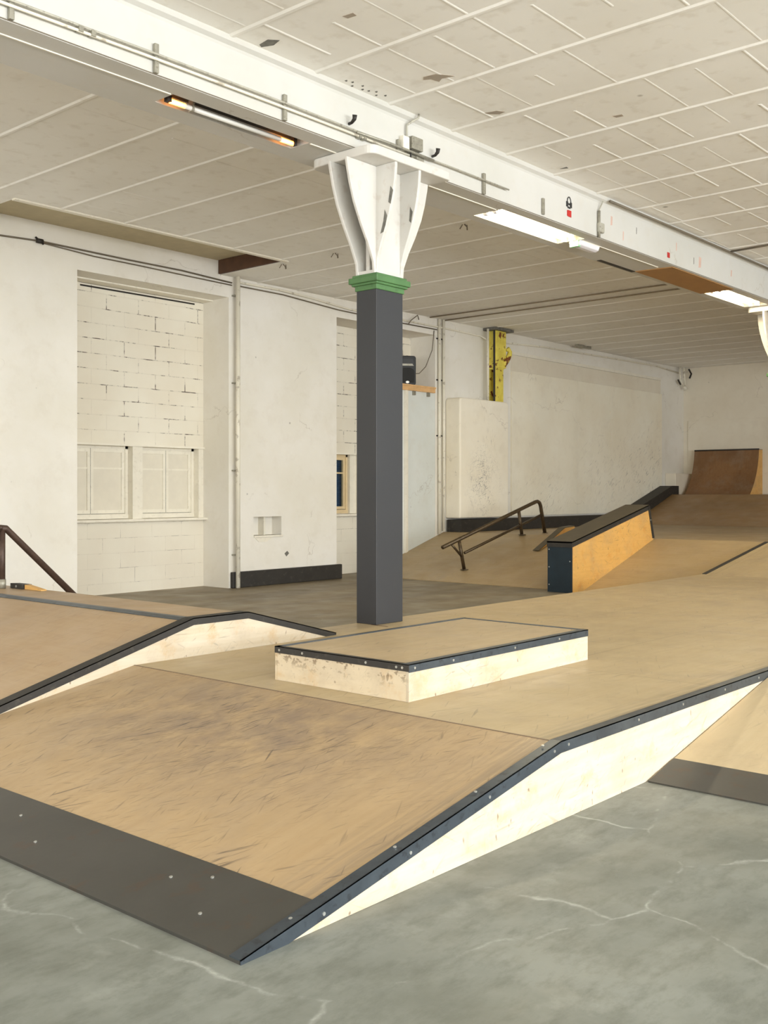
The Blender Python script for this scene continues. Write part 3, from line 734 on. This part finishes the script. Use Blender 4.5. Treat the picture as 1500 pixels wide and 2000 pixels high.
q = MB(); q.tube([(7.86, yc - .02, 5.11), (7.95, yc - .02, 5.11)], .035, 8); q.tube([(7.85, yc, 5.16), (7.96, yc - .03, 5.07)], .014, 6)
tag(q.build('cable_clamp', M['dark'], smooth=True), 'small dark clamp on the cables high on the left wall', 'clamp')
cable('wall_cable', [(11.56, yc, 5.09), (12.5, yc, 5.10), (13.3, yc, 5.07), (14.3, yc, 5.0), (15.2, yc, 5.0), (16.3, yc, 4.99), (17.3, yc, 4.99), (18.5, yc, 4.97), (18.56, yc - .1, 4.9)], .020, 'pipe_white', 'white conduit high on the wall between the pipes and the yellow stanchion', 'conduit')
cable('wall_cable', [(11.56, yc, 5.03), (12.6, yc, 5.03), (14.0, yc, 4.95), (15.5, yc, 4.93), (16.95, yc, 4.93)], .012, 'cable', 'dark cable below the white conduit behind the column')
cable('wall_cable', [(16.3, yc - .05, 5.05), (16.2, yc - .1, 5.12), (16.02, yc - .08, 5.0), (15.98, yc - .05, 4.93)], .010, 'cable', 'looped cable end above the speaker niche')
cable('speaker_cable', [(16.86, yc, 4.9), (16.82, yc + .02, 4.5), (16.66, yc + .06, 4.15), (16.5, yc + .1, 4.0), (16.36, yc + .2, 3.98)], .009, 'cable', 'thin cable sagging from the wall pipes to the speaker')
cable('end_wall_conduit', [(19.45, yc, 4.93), (21.0, yc, 5.0), (24.2, yc, 5.05), (26.8, yc, 5.08), (28.2, yc, 5.0)], .022, 'pipe_white', 'white conduit along the top of the panelled wall', 'conduit')
q = MB(); q.box(22.1, 22.75, YW - .3, YW - .22, 5.10, 5.157)
tag(q.build('ceiling_plate', M['galv'], bevel=.006), 'flat metal plate at the ceiling over the panelled wall', 'plate')
t = thing('wall_bracket', 'white bent pipe bracket in the far upper corner', 'bracket', (28.2, 13.1, 4.9))
q = MB(); q.tube([(28.05, 13.15, 5.155), (28.05, 13.12, 4.75), (28.2, 13.1, 4.62)], .03, 8); q.tube([(28.2, 13.1, 5.155), (28.24, 13.08, 4.66)], .035, 8); q.tube([(28.24, 13.1, 4.62), (28.3, 13.08, 4.52)], .05, 8); q.build('pipes', M['pipe_white'], t, smooth=True)
q = MB(); q.tube([(28.33, 13.0, 5.1), (28.45, 12.98, 4.98), (28.38, 13.0, 4.85)], .025, 8); q.build('clamp', M['dark'], t)
q = MB(); q.tube([(27.95, 13.15, 4.78), (28.1, 13.15, 4.66)], .022, 8); q.build('clamp', M['dark'], t)

# speaker, shelf
t = thing('wall_shelf', 'orange pine shelf in the niche beside the column', 'shelf', (16.2, 13.5, 3.69))
q = MB(); q.box(15.4, 16.88, YW - .06, YN - .02, 3.70, 3.735); q.build('board', M['shelf'], t, bevel=.004)
q = MB(); q.box(15.4, 16.88, YW + .02, YW + .07, 3.665, 3.70) ; q.build('front_rail', M['shelf'], t)
q = MB(); q.box(15.6, 16.86, 13.215, YW - .002, 3.615, 3.70); q.build('apron', M['shelf'], t, bevel=.004)
for x in (16.2, 16.66): 
    q = MB(); q.box(x - .03, x + .03, 13.22, YW - .004, 3.53, 3.613); q.build('bracket', M['galv'], t)
sx, sy = 16.27, 13.50
t = thing('loudspeaker', 'black loudspeaker standing on the orange shelf', 'speaker', (sx, sy, 3.736))
def front(hw, z0, z1, y0, y1, r):
    mb = MB(); pts = []
    for (px, pz, a0) in ((hw - r, z1 - r, 0), (-hw + r, z1 - r, 90), (-hw + r, z0 + r, 180), (hw - r, z0 + r, 270)):
        for k in range(5):
            a = math.radians(a0 + k * 22.5); pts.append((sx + px + r * math.cos(a), pz + r * math.sin(a)))
    mb.prism(pts, 'y', sy + y0, sy + y1); return mb
q = front(.175, 3.738, 4.33, -.14, -.02, .05); q.prism([(sx - .17, sy - .03), (sx + .17, sy - .03), (sx + .11, sy + .17), (sx - .11, sy + .17)], 'z', 3.738, 4.31); q.build('cabinet', M['speaker'], t, bevel=.012)
q = MB(); q.prism([(sx - .14, 3.79), (sx + .14, 3.79), (sx + .15, 3.95), (sx + .13, 4.05), (sx + .06, 4.09), (sx - .06, 4.09), (sx - .13, 4.05), (sx - .15, 3.95)], 'y', sy - .152, sy - .141); q.build('grille', M['grille'], t, bevel=.004)
q = MB(); q.prism([(sx - .13, 4.13), (sx + .13, 4.13), (sx + .10, 4.17), (sx - .10, 4.17)], 'y', sy - .150, sy - .141); q.build('horn_lip', M['galv'], t)
q = MB(); q.prism([(sx - .13, 4.17), (sx + .13, 4.17), (sx + .11, 4.27), (sx - .11, 4.27)], 'y', sy - .145, sy - .141); q.build('horn', M['black_print'], t)
q = MB(); q.prism([(sx + .036 * math.cos(a), 3.80 + .024 * math.sin(a)) for a in [k * math.pi / 8 for k in range(16)]], 'y', sy - .158, sy - .151); q.build('badge', M['logo'], t)
t.rotation_euler = (0, 0, math.radians(-42))
q = MB(); q.tube([(15.98, 13.7, 4.70), (15.9, 13.6, 4.55), (15.82, 13.5, 4.34)], .022, 8)
tag(q.build('speaker_bracket', M['galv'], smooth=True), 'grey arm hanging from the niche head behind the loudspeaker', 'bracket')

# boxed-in base and yellow stanchion
q = MB()
def rbox(mb, x0, x1, z0, z1, y0, y1, r):
    pts = [(x0, z0), (x1, z0)]
    for k in range(6): a = math.radians(k * 18); pts.append((x1 - r + r * math.cos(a), z1 - r + r * math.sin(a)))
    for k in range(6): a = math.radians(90 + k * 18); pts.append((x0 + r + r * math.cos(a), z1 - r + r * math.sin(a)))
    mb.prism(pts, 'y', y0, y1)
rbox(q, 17.26, 19.02, 1.05, 3.545, 12.885, YW - .002, .07)
tag(q.build('stanchion_boxing', M['boxing'], bevel=.03), 'scribbled white box casing around the foot of the yellow stanchion', 'casing')
t = thing('yellow_stanchion', 'rusty yellow steel stanchion rising from the white box casing', 'stanchion', (18.85, 13.1, 3.55))
q = MB(); q.box(18.72, 19.02, 13.02, 13.05, 3.548, 5.155); q.box(18.72, 19.02, 13.19, 13.22, 3.548, 5.155); q.box(18.85, 18.88, 13.05, 13.19, 3.548, 5.155); q.build('flanged_post', M['yellow'], t, bevel=.004)
q = MB(); q.box(18.74, 19.10, 13.0, 13.24, 4.30, 5.10); q.box(18.72, 19.02, 13.0, 13.22, 4.26, 4.30); q.build('upper_sleeve', M['yellow'], t, bevel=.01)
q = MB(); q.tube([(19.02, 13.02, 4.36), (19.12, 13.0, 4.48), (19.22, 13.0, 4.60), (19.24, 13.0, 4.68), (19.18, 13.0, 4.74), (19.12, 13.0, 4.70)], [.06, .065, .06, .05, .045, .03], 10); q.build('hook_bracket', M['yellow'], t, smooth=True)
q = MB(); q.box(18.60, 19.28, 12.92, YW - .002, 5.10, 5.157); q.build('head_plate', M['chip'], t)
q = MB(); q.tube([(18.70, 13.04, 3.55), (18.70, 13.04, 5.1)], .022, 8); q.build('bolts_strip', M['dark'], t)
q = MB(); q.tube([(18.55, 13.1, 3.548), (18.55, 13.1, 5.12)], .026, 8)
tag(q.build('downpipe', M['pipe_white'], smooth=True), 'thin white pipe directly left of the yellow stanchion', 'pipe')

# ================================================================== RAMPS
DK = .38
def screws(parent, pts, nrm, r=.0075):
    n = Vector(nrm).normalized()
    for p in pts:
        q = MB(); p = Vector(p); q.tube([p, p + n * .004], r, 8); q.build('screw', M['screw'], parent)
def strip_plate(parent, name, x0, x1, y0, y1, slope, xb, mat, lift=.004, th=.004, zb=0):
    q = MB(); z = lambda x: zb + (x - xb) * slope
    q.prism([(x0, z(x0) + .0006), (x1, z(x1) + .0006), (x1, z(x1) + lift), (x0, z(x0) + lift)], 'y', y0, y1)
    return q.build(name, mat, parent)
def coping(parent, pts, y, side, top_w, leg, mat, lift=.004, name='coping'):
    """steel angle following an XZ polyline along plane y; side=-1 outer face towards -Y"""
    q = MB()
    yo = y + side * .004
    for (xa, za), (xb_, zb_) in zip(pts[:-1], pts[1:]):
        for (u0, u1, d0, d1) in ((yo, y - side * top_w, .0008, lift), (yo, y, -leg, lift)):
            A = [(xa, u, za + d) for u in (u0, u1) for d in (d0, d1)]; B = [(xb_, u, zb_ + d) for u in (u0, u1) for d in (d0, d1)]
            va = [q.bm.verts.new(p) for p in A]; vb = [q.bm.verts.new(p) for p in B]
            idx = [0, 1, 3, 2]
            q.bm.faces.new([va[i] for i in idx]); q.bm.faces.new([vb[i] for i in idx[::-1]])
            for k in range(4):
                i, j = idx[k], idx[(k+1) % 4]
                q.bm.faces.new([va[i], vb[i], vb[j], va[j]])
    return q.build(name, mat, parent)

# --- funbox: ramp, deck and the plywood side
FX0, FX1, FY0, FYB = 2.37, 4.405, 2.68, 6.14
fb = thing('funbox', 'large plywood funbox with steel-edged ramp in the foreground, carrying the low box', 'skate ramp', (FX0, FY0, 0))
q = MB(); q.prism([(FX0, .001), (FX1, DK - .012), (FX1, DK), (FX0 + .001, .012)], 'y', FY0, FYB); q.build('ramp_surface', M['ply_ramp'], fb)
q = MB(); q.prism([(FX1, FY0), (14.75, FY0), (14.75, 6.55), (6.45, 6.55), (6.45, FYB), (FX1, FYB)], 'z', DK - .018, DK); q.build('deck', M['ply_deck'], fb)
q = MB(); q.prism([(FX0 + .12, 0.001), (7.25, 0.001), (7.25, DK - .02), (FX1, DK - .02), (FX0 + .12, .012)], 'y', FY0 + .001, FY0 + .019)
q.build('side_panel', M['birch'], fb)
q = MB(); q.prism([(FX0 + .12, 0.001), (FX1 + 2, 0.001), (FX1 + 2, DK - .02), (FX1, DK - .02), (FX0 + .12, .012)], 'y', FYB - .02, FYB - .002); q.build('rear_panel', M['birch'], fb)
q = MB(); q.box(6.45, 14.75, 6.53, 6.548, 0.001, DK - .019); q.build('rear_panel', M['birch'], fb)
q = MB(); q.box(14.73, 14.748, 2.72, 6.53, 0.001, DK - .019); q.build('end_panel', M['birch'], fb)
sl = DK / (FX1 - FX0)
p = strip_plate(fb, 'kick_plate', FX0 - .02, FX0 + .385, FY0 + .002, FYB, sl, FX0, M['steel_plate'], lift=.016)
screws(fb, [(x, y, (x - FX0) * sl + .0155) for x, y in ((2.47, 4.72), (2.62, 4.55), (2.50, 4.22), (2.60, 3.38), (2.68, 3.22), (2.48, 3.05), (2.5, 5.2))], (-sl, 0, 1))
coping(fb, [(FX0 - .02, .012), (FX1, DK + .001), (7.25, DK + .001)], FY0, -1, .055, .052, M['steel'], lift=.006)
screws(fb, [(x, FY0 - .004, z) for x, z in [(x, (x - FX0) * sl - .018) for x in (2.75, 3.25, 3.8, 4.34)] + [(x, DK - .02) for x in (4.47, 5.2, 5.75, 6.35, 6.9)]], (0, -1, 0))
screws(fb, [(x, FY0 + .035, (x - FX0) * sl + .017) for x in (2.62, 3.2, 3.75, 4.3)], (-sl, 0, 1))
q = MB(); q.box(7.15, 7.17, 6.16, 6.36, DK + .0003, DK + .0012); q.build('deck_seam', M['brown_wood'], fb)
q = MB(); q.box(FX1 - .006, FX1 + .006, FY0 + .06, FYB, DK - .001, DK + .0015); q.build('crease', M['crease'], fb)

# --- low box (manual pad) on the deck
mp = thing('manual_pad', 'low rectangular plywood box with steel edges on the funbox deck in front of the column', 'skate box', (4.66, 3.86, DK))
PX, PX2, PY, PY2, PZ = 4.662, 6.70, 3.85, 4.955, .595
q = MB(); q.box(PX, PX + .018, PY + .019, PY2, DK + .001, PZ - .018); q.build('end_panel', M['birch_pad'], mp)
q = MB(); q.box(PX, PX2, PY, PY + .018, DK + .001, PZ - .018); q.build('side_panel', M['birch'], mp)
q = MB(); q.box(PX, PX2, PY2 - .018 + .019, PY2 + .019, DK + .001, PZ - .018); q.box(PX2 - .018, PX2, PY + .019, PY2, DK + .001, PZ - .018); q.build('rear_panels', M['birch_pad'], mp)
q = MB(); q.box(PX, PX2, PY, PY2 + .019, PZ - .018, PZ); q.build('top', M['ply_top'], mp)
q = MB(); q.box(PX - .004, PX, PY - .004, PY2 + .02, PZ - .038, PZ + .004); q.box(PX - .004, PX + .035, PY - .004, PY2 + .02, PZ, PZ + .004); q.build('end_coping', M['black_paint'], mp)
q = MB(); q.box(PX - .002, PX2, PY - .0045, PY, PZ - .043, PZ + .005); q.box(PX - .002, PX2, PY - .0045, PY + .05, PZ, PZ + .005); q.build('side_coping', M['steel'], mp)
q = MB(); q.box(PX2 - .03, PX2 + .003, PY, PY2, PZ, PZ + .004); q.box(PX, PX2, PY2 - .02, PY2 + .02, PZ, PZ + .004); q.build('rear_coping', M['steel'], mp)
screws(mp, [(PX - .004, y, PZ - .018) for y in (4.93, 4.72, 4.18, 3.94, 3.895)], (-1, 0, 0), .008)
screws(mp, [(x, PY - .0045, PZ - .02) for x in (4.71, 5.08, 5.75, 6.3)], (0, -1, 0), .008)

# --- raised bump box at the left
lb = thing('bump_box', 'raised plywood hump with black steel edges at the left behind the foreground ramp', 'skate ramp', (2.6, 6.14, 0))
LZ = .655; lx0, lx1, lx2, lx3 = 2.56, 4.93, 5.47, 6.44; slp = LZ / (lx1 - lx0 - .08)
zf = lambda x: max(0.003, .236 + (x - 3.39) * (LZ - .236) / (lx1 - 3.39))
lx0 = 3.39 - .236 / ((LZ - .236) / (lx1 - 3.39)); LY1 = 10.3
q = MB(); q.prism([(lx0, .002), (lx1, LZ - .012), (lx1, LZ), (lx0, .014)], 'y', FYB, LY1); q.build('ramp_surface', M['ply_bump'], lb)
q = MB(); q.box(lx1, lx2, FYB, LY1, LZ - .014, LZ); q.build('deck', M['ply_bump'], lb)
q = MB(); q.prism([(lx2, LZ - .012), (lx2, LZ), (lx3, DK + .012), (lx3, DK + .001)], 'y', FYB, 6.55); q.build('rear_ramp', M['ply_bump'], lb)
q = MB(); q.prism([(lx2, LZ - .012), (lx2, LZ), (6.5, .012), (6.5, .001)], 'y', 6.56, LY1); q.build('rear_ramp', M['ply_bump'], lb)
q = MB(); q.prism([(lx0 + .1, .001), (lx3, .001), (lx3, DK), (lx2, LZ - .014), (lx1, LZ - .014), (lx0 + .1, .02)], 'y', FYB + .0, FYB + .018); q.build('side_panel', M['birch'], lb)
q = MB(); q.prism([(lx0 + .1, .001), (6.44, .001), (lx2, LZ - .014), (lx1, LZ - .014), (lx0 + .1, .02)], 'y', LY1 - .018, LY1); q.build('end_panel', M['birch'], lb)
coping(lb, [(lx0, .012), (lx1, LZ + .001), (lx2, LZ + .001), (lx3 + .02, DK + .012)], FYB, -1, .10, .045, M['black_paint'], lift=.008)
q = MB(); q.prism([(lx1 - .05, LZ - .012), (lx1, LZ + .001), (lx1 + .045, LZ + .001), (lx1 + .045, LZ + .005), (lx1, LZ + .005), (lx1 - .05, LZ - .008)], 'y', FYB + .1, LY1); q.build('crest_strip', M['steel'], lb)
strip_plate(lb, 'kick_plate', lx0, lx0 + .38, FYB + .1, LY1, (LZ - .236) / (lx1 - 3.39), lx0, M['steel_plate'], lift=.016)

# --- handrail standing behind the bump
t = thing('handrail', 'brown sloping handrail with post at the left edge behind the plywood hump', 'handrail', (5.25, 9.45, LZ))
q = MB(); q.tube([(5.27, 9.5, LZ + .008), (5.27, 9.5, 1.235)], .030, 12); q.build('post', M['rail_brown'], t, smooth=True)
q = MB(); q.tube([(5.23, 9.5, 1.245), (5.31, 9.5, 1.238), (6.62, 9.5, .012)], .034, 12); q.build('sloping_rail', M['rail_brown'], t, smooth=True)
q = MB(); q.tube([(4.9, 9.5, 1.235), (5.26, 9.5, 1.243)], .034, 12); q.build('top_rail', M['rail_brown'], t, smooth=True)
q = MB(); q.tube([(5.27, 9.5, LZ + .002), (5.27, 9.5, LZ + .09)], .036, 12); q.build('foot_sleeve', M['galv'], t, smooth=True)
t = thing('wooden_kerb', 'short orange wooden kerb with black bolted end at the foot of the brown handrail', 'kerb', (5.4, 9.5, LZ))
q = MB(); q.prism([(5.34, LZ + .002), (5.34, LZ + .05), (5.44, LZ + .045), (5.44, LZ + .002)], 'y', 9.25, 9.47); q.build('end_plate', M['black_paint'], t)
q = MB(); q.prism([(9.24, LZ + .002), (9.24, LZ + .045), (8.95, LZ + .012), (8.95, LZ + .002)], 'x', 5.36, 5.42); q.build('wedge', M['orange'], t)
screws(t, [(5.34, 9.36, LZ + .025)], (-1, 0, 0), .012)

# --- right-hand bank beside the funbox side
BX0, BX1 = 5.33, 7.25; sb = DK / (BX1 - BX0)
rb = thing('bank_ramp', 'pale plywood bank rising beside the funbox side at the right edge', 'skate ramp', (BX0, FY0 - .01, 0))
q = MB(); q.prism([(BX0, .001), (BX1, DK - .012), (BX1, DK - .001), (BX0, .012)], 'y', -1.2, FY0 - .008); q.build('ramp_surface', M['ply_bankside'], rb)
q = MB(); q.box(BX1, 14.7, -1.2, FY0 - .002, DK - .019, DK - .001); q.build('deck', M['ply_deck'], rb)
q = MB(); q.prism([(BX0 + .1, .001), (14.7, .001), (14.7, DK - .02), (BX1, DK - .02), (BX0 + .1, .015)], 'y', -1.2, -1.182); q.build('side_panel', M['birch'], rb)
strip_plate(rb, 'kick_plate', BX0 - .03, BX0 + .29, -1.2, FY0 - .012, sb, BX0, M['steel_plate'], lift=.014)
screws(rb, [(BX0 + .22, y, .22 * sb + .0135) for y in (2.05, 2.0, 1.9)] + [(BX0 + .1, 2.02, .1 * sb + .0135), (BX0 + .1, 1.7, .1 * sb + .0135)], (-sb, 0, 1))

# --- back banks
BK0, BK1, BKZ = 14.70, 17.20, .765
bb = thing('rear_bank', 'wide plywood bank behind the rail and ledge, running up to the end wall', 'skate ramp', (BK0, 9, 0))
q = MB(); q.prism([(BK0, .001), (BK1, BKZ - .02), (BK1, BKZ), (BK0, .012)], 'y', 6.57, YW + .0 - .004); q.build('lower_bank', M['ply_bank'], bb)
q = MB(); q.box(BK1, 24.4, 2.0, YW - .004, BKZ - .02, BKZ); q.build('middle_deck', M['ply_bank'], bb)
q = MB(); q.prism([(24.4, BKZ - .02), (24.4, BKZ), (24.7, BKZ + .03), (25.1, BKZ + .13), (25.6, BKZ + .30), (26.95, 1.52), (26.95, 1.50)], 'y', 2.0, YW - .004); q.build('upper_bank', M['ply_upper'], bb)
q = MB(); q.box(26.95, XE - .002, 2.0, YW - .004, 1.50, 1.52); q.build('platform', M['ply_upper'], bb)
q = MB(); q.prism([(14.76, DK - .01), (14.76, DK), (BK1, BKZ), (BK1, BKZ - .01)], 'y', 2.0, 6.565); q.build('front_bank', M['ply_deck'], bb)
q = MB(); q.prism([(14.76, DK + .001), (BK1, BKZ + .001), (BK1, BKZ + .008), (14.76, DK + .008)], 'y', 6.50, 6.565); q.build('edge_coping', M['black_paint'], bb)
q = MB(); q.prism([(14.78, .001), (BK1, .001), (BK1, BKZ - .02), (14.78, DK - .02)], 'y', 6.547, 6.564); q.build('side_panel', M['birch'], bb)
q = MB(); q.prism([(14.78, .001), (XE - .01, .001), (XE - .01, 1.49), (26.95, 1.49), (24.4, BKZ - .03), (BK1, BKZ - .03), (14.78, DK - .02)], 'y', 2.0, 2.018); q.build('side_panel', M['birch'], bb)
# black kerb along the wall
kb = thing('wall_kerb', 'black painted kerb along the wall at the top of the rear bank', 'kerb', (20, 12.87, BKZ))
q = MB(); q.box(17.25, 24.42, 12.85, YW - .062, BKZ + .002, 1.02); q.build('level_board', M['black_paint'], kb)
q = MB(); q.prism([(24.42, BKZ + .04), (24.42, 1.02), (26.95, 1.76), (27.36, 1.76), (27.36, 1.522), (26.95, 1.53), (25.6, BKZ + .33), (25.1, BKZ + .15)], 'y', 12.85, 12.884); q.prism([(24.42, .985), (26.95, 1.725), (27.36, 1.725), (27.36, 1.76), (26.95, 1.76), (24.42, 1.02)], 'y', 12.884, YW - .06); q.build('rising_board', M['black_paint'], kb)
q = MB(); q.box(27.38, 28.54, 12.95, YW - .004, 1.522, 2.11)
tag(q.build('wall_box', M['wall_end'], bevel=.012), 'small white box casing at the end of the black wall kerb', 'casing')

# --- hubba ledge
hb = thing('hubba_ledge', 'sloping ledge with orange plywood side and dark steel edges', 'skate ledge', (14.35, 8.53, 0))
HY0_, HY1_ = 8.53, 8.965
zt = lambda x: .81 + (x - 14.35) * (1.365 - .81) / (16.95 - 14.35)
q = MB(); q.prism([(14.37, .002), (14.37, zt(14.37) - .02), (16.93, zt(16.93) - .02), (17.10, .78), (BK1 - .05, BKZ - .01), (14.74, .014), (14.70, .002)], 'y', HY0_, HY1_); q.build('body', M['orange'], hb)
q = MB(); q.box(14.345, 14.369, HY0_ - .004, HY1_ + .004, .002, .80); q.build('front_plate', M['navy'], hb)
q = MB(); q.prism([(14.34, zt(14.34) - .09), (14.34, zt(14.34)), (16.95, zt(16.95)), (16.95, zt(16.95) - .09)], 'y', HY0_ - .008, HY0_ - .0005); q.build('side_coping', M['black_paint'], hb)
q = MB(); q.prism([(14.33, zt(14.33) - .018), (14.33, zt(14.33) + .004), (16.95, zt(16.95) + .004), (16.95, zt(16.95) - .018)], 'y', HY0_ - .008, HY1_ + .008); q.build('top_plate', M['top_grey'], hb)
q = MB(); q.prism([(16.93, zt(16.95) - .05), (16.95, zt(16.95) + .004), (16.99, zt(16.95) - .02), (17.17, .78), (17.10, .775)], 'y', HY0_ - .008, HY1_ + .008); q.build('rear_plate', M['black_paint'], hb)
q = MB(); q.box(14.33, 14.345, HY0_ - .008, HY1_ + .008, .72, .815); q.build('front_coping', M['black_paint'], hb)
screws(hb, [(14.345, 8.94, z) for z in (.12, .4, .68)] + [(14.345, 8.56, .5)], (-1, 0, 0), .01)
screws(hb, [(17.02, HY0_ - .008, 1.1)], (0, -1, 0), .014)
# --- little wedge behind it
wd = thing('wedge_kicker', 'small orange-sided wedge on the bank, half hidden by the sloping ledge', 'skate ledge', (16.9, 10.6, .6))
bkz = lambda x: (x - BK0) * BKZ / (BK1 - BK0)
q = MB(); q.prism([(16.36, bkz(16.36) + .013), (17.15, bkz(17.15) + .012), (17.6, BKZ + .002), (17.6, .93), (17.25, .91)], 'y', 10.40, 10.52); q.build('body', M['orange'], wd)
q = MB(); q.prism([(16.34, bkz(16.34) + .014), (17.25, .911), (17.6, .931), (17.6, .945), (17.25, .926), (16.32, bkz(16.32) + .028)], 'y', 10.395, 10.525); q.build('top_plate', M['top_grey'], wd)

# --- round rail on the bank
rl = thing('grind_rail', 'round brown steel grind rail with a lower bar on the rear bank', 'skate rail', (15.24, 11.3, .17))
q = MB(); q.tube([(14.62, 11.3, .615), (17.62, 11.3, 1.395), (17.70, 11.3, 1.405), (17.77, 11.3, 1.38), (17.81, 11.3, 1.32), (17.97, 11.3, BKZ + .01)], .036, 12); q.build('top_tube', M['rail'], rl, smooth=True)
q = MB(); q.tube([(15.27, 11.3, .49), (17.86, 11.3, 1.14)], .026, 10); q.build('lower_bar', M['rail'], rl, smooth=True)
q = MB(); q.tube([(15.10, 11.3, .73), (15.26, 11.3, bkz(15.26) + .012)], .032, 12); q.build('post', M['rail'], rl, smooth=True)
q = MB(); q.tube([(17.03, 11.3, 1.23), (17.14, 11.3, bkz(17.14) + .012)], .032, 12); q.build('post', M['rail'], rl, smooth=True)
q = MB(); q.tube([(14.86, 11.3, .675), (15.18, 11.3, .43)], .022, 10); q.build('brace', M['rail'], rl, smooth=True)
for x in (15.27, 17.15):
    q = MB(); q.tube([(x, 11.3, bkz(x) + .011), (x, 11.3, bkz(x) + .02)], .075, 16); q.build('foot_plate', M['rail'], rl)
q = MB(); q.tube([(17.98, 11.3, BKZ + .002), (17.98, 11.3, BKZ + .01)], .06, 16); q.build('foot_plate', M['rail'], rl)

# --- quarter pipe at the end wall
qp = thing('quarter_pipe', 'brown curved quarter pipe on the platform by the end wall', 'skate ramp', (28.2, 11.8, 1.52))
QY0, QY1 = 10.95, 12.8; curve = []
for k in range(9):
    a = math.radians(k / 8 * 62); R = 1.42
    curve.append((28.38 - (1.0 - 0) * 0 - (R - R * math.sin(math.radians(28) + a)) * 1.0, 0))
pts = []
R = 1.75; ztop = 2.76; zb = 1.523
for k in range(11):
    z = zb + (ztop - zb) * k / 10
    # circle tangent near vertical at the lip
    d = R - math.sqrt(max(0, R * R - (ztop + .12 - z) ** 2))
    pts.append((28.28 - d, z))
q = MB(); q.prism([(x - .012, z) for x, z in pts] + [(x, z) for x, z in pts[::-1]], 'y', QY0, QY1); q.build('riding_surface', M['dark_qp'], qp)
q = MB(); q.prism([(x + .001, z) for x, z in pts] + [(28.52, ztop), (28.52, zb)], 'y', QY0 + .001, QY0 + .02); q.build('side_panel', M['orange'], qp)
q = MB(); q.prism([(x + .001, z) for x, z in pts] + [(28.52, ztop), (28.52, zb)], 'y', QY1 - .02, QY1 - .001); q.build('side_panel', M['orange'], qp)
q = MB(); q.box(28.28, 28.52, QY0, QY1, ztop - .018, ztop); q.build('deck', M['ply_upper'], qp)
q = MB(); q.tube([(28.275, QY0, ztop), (28.275, QY1, ztop)], .024, 10); q.build('coping', M['dark'], qp, smooth=True)
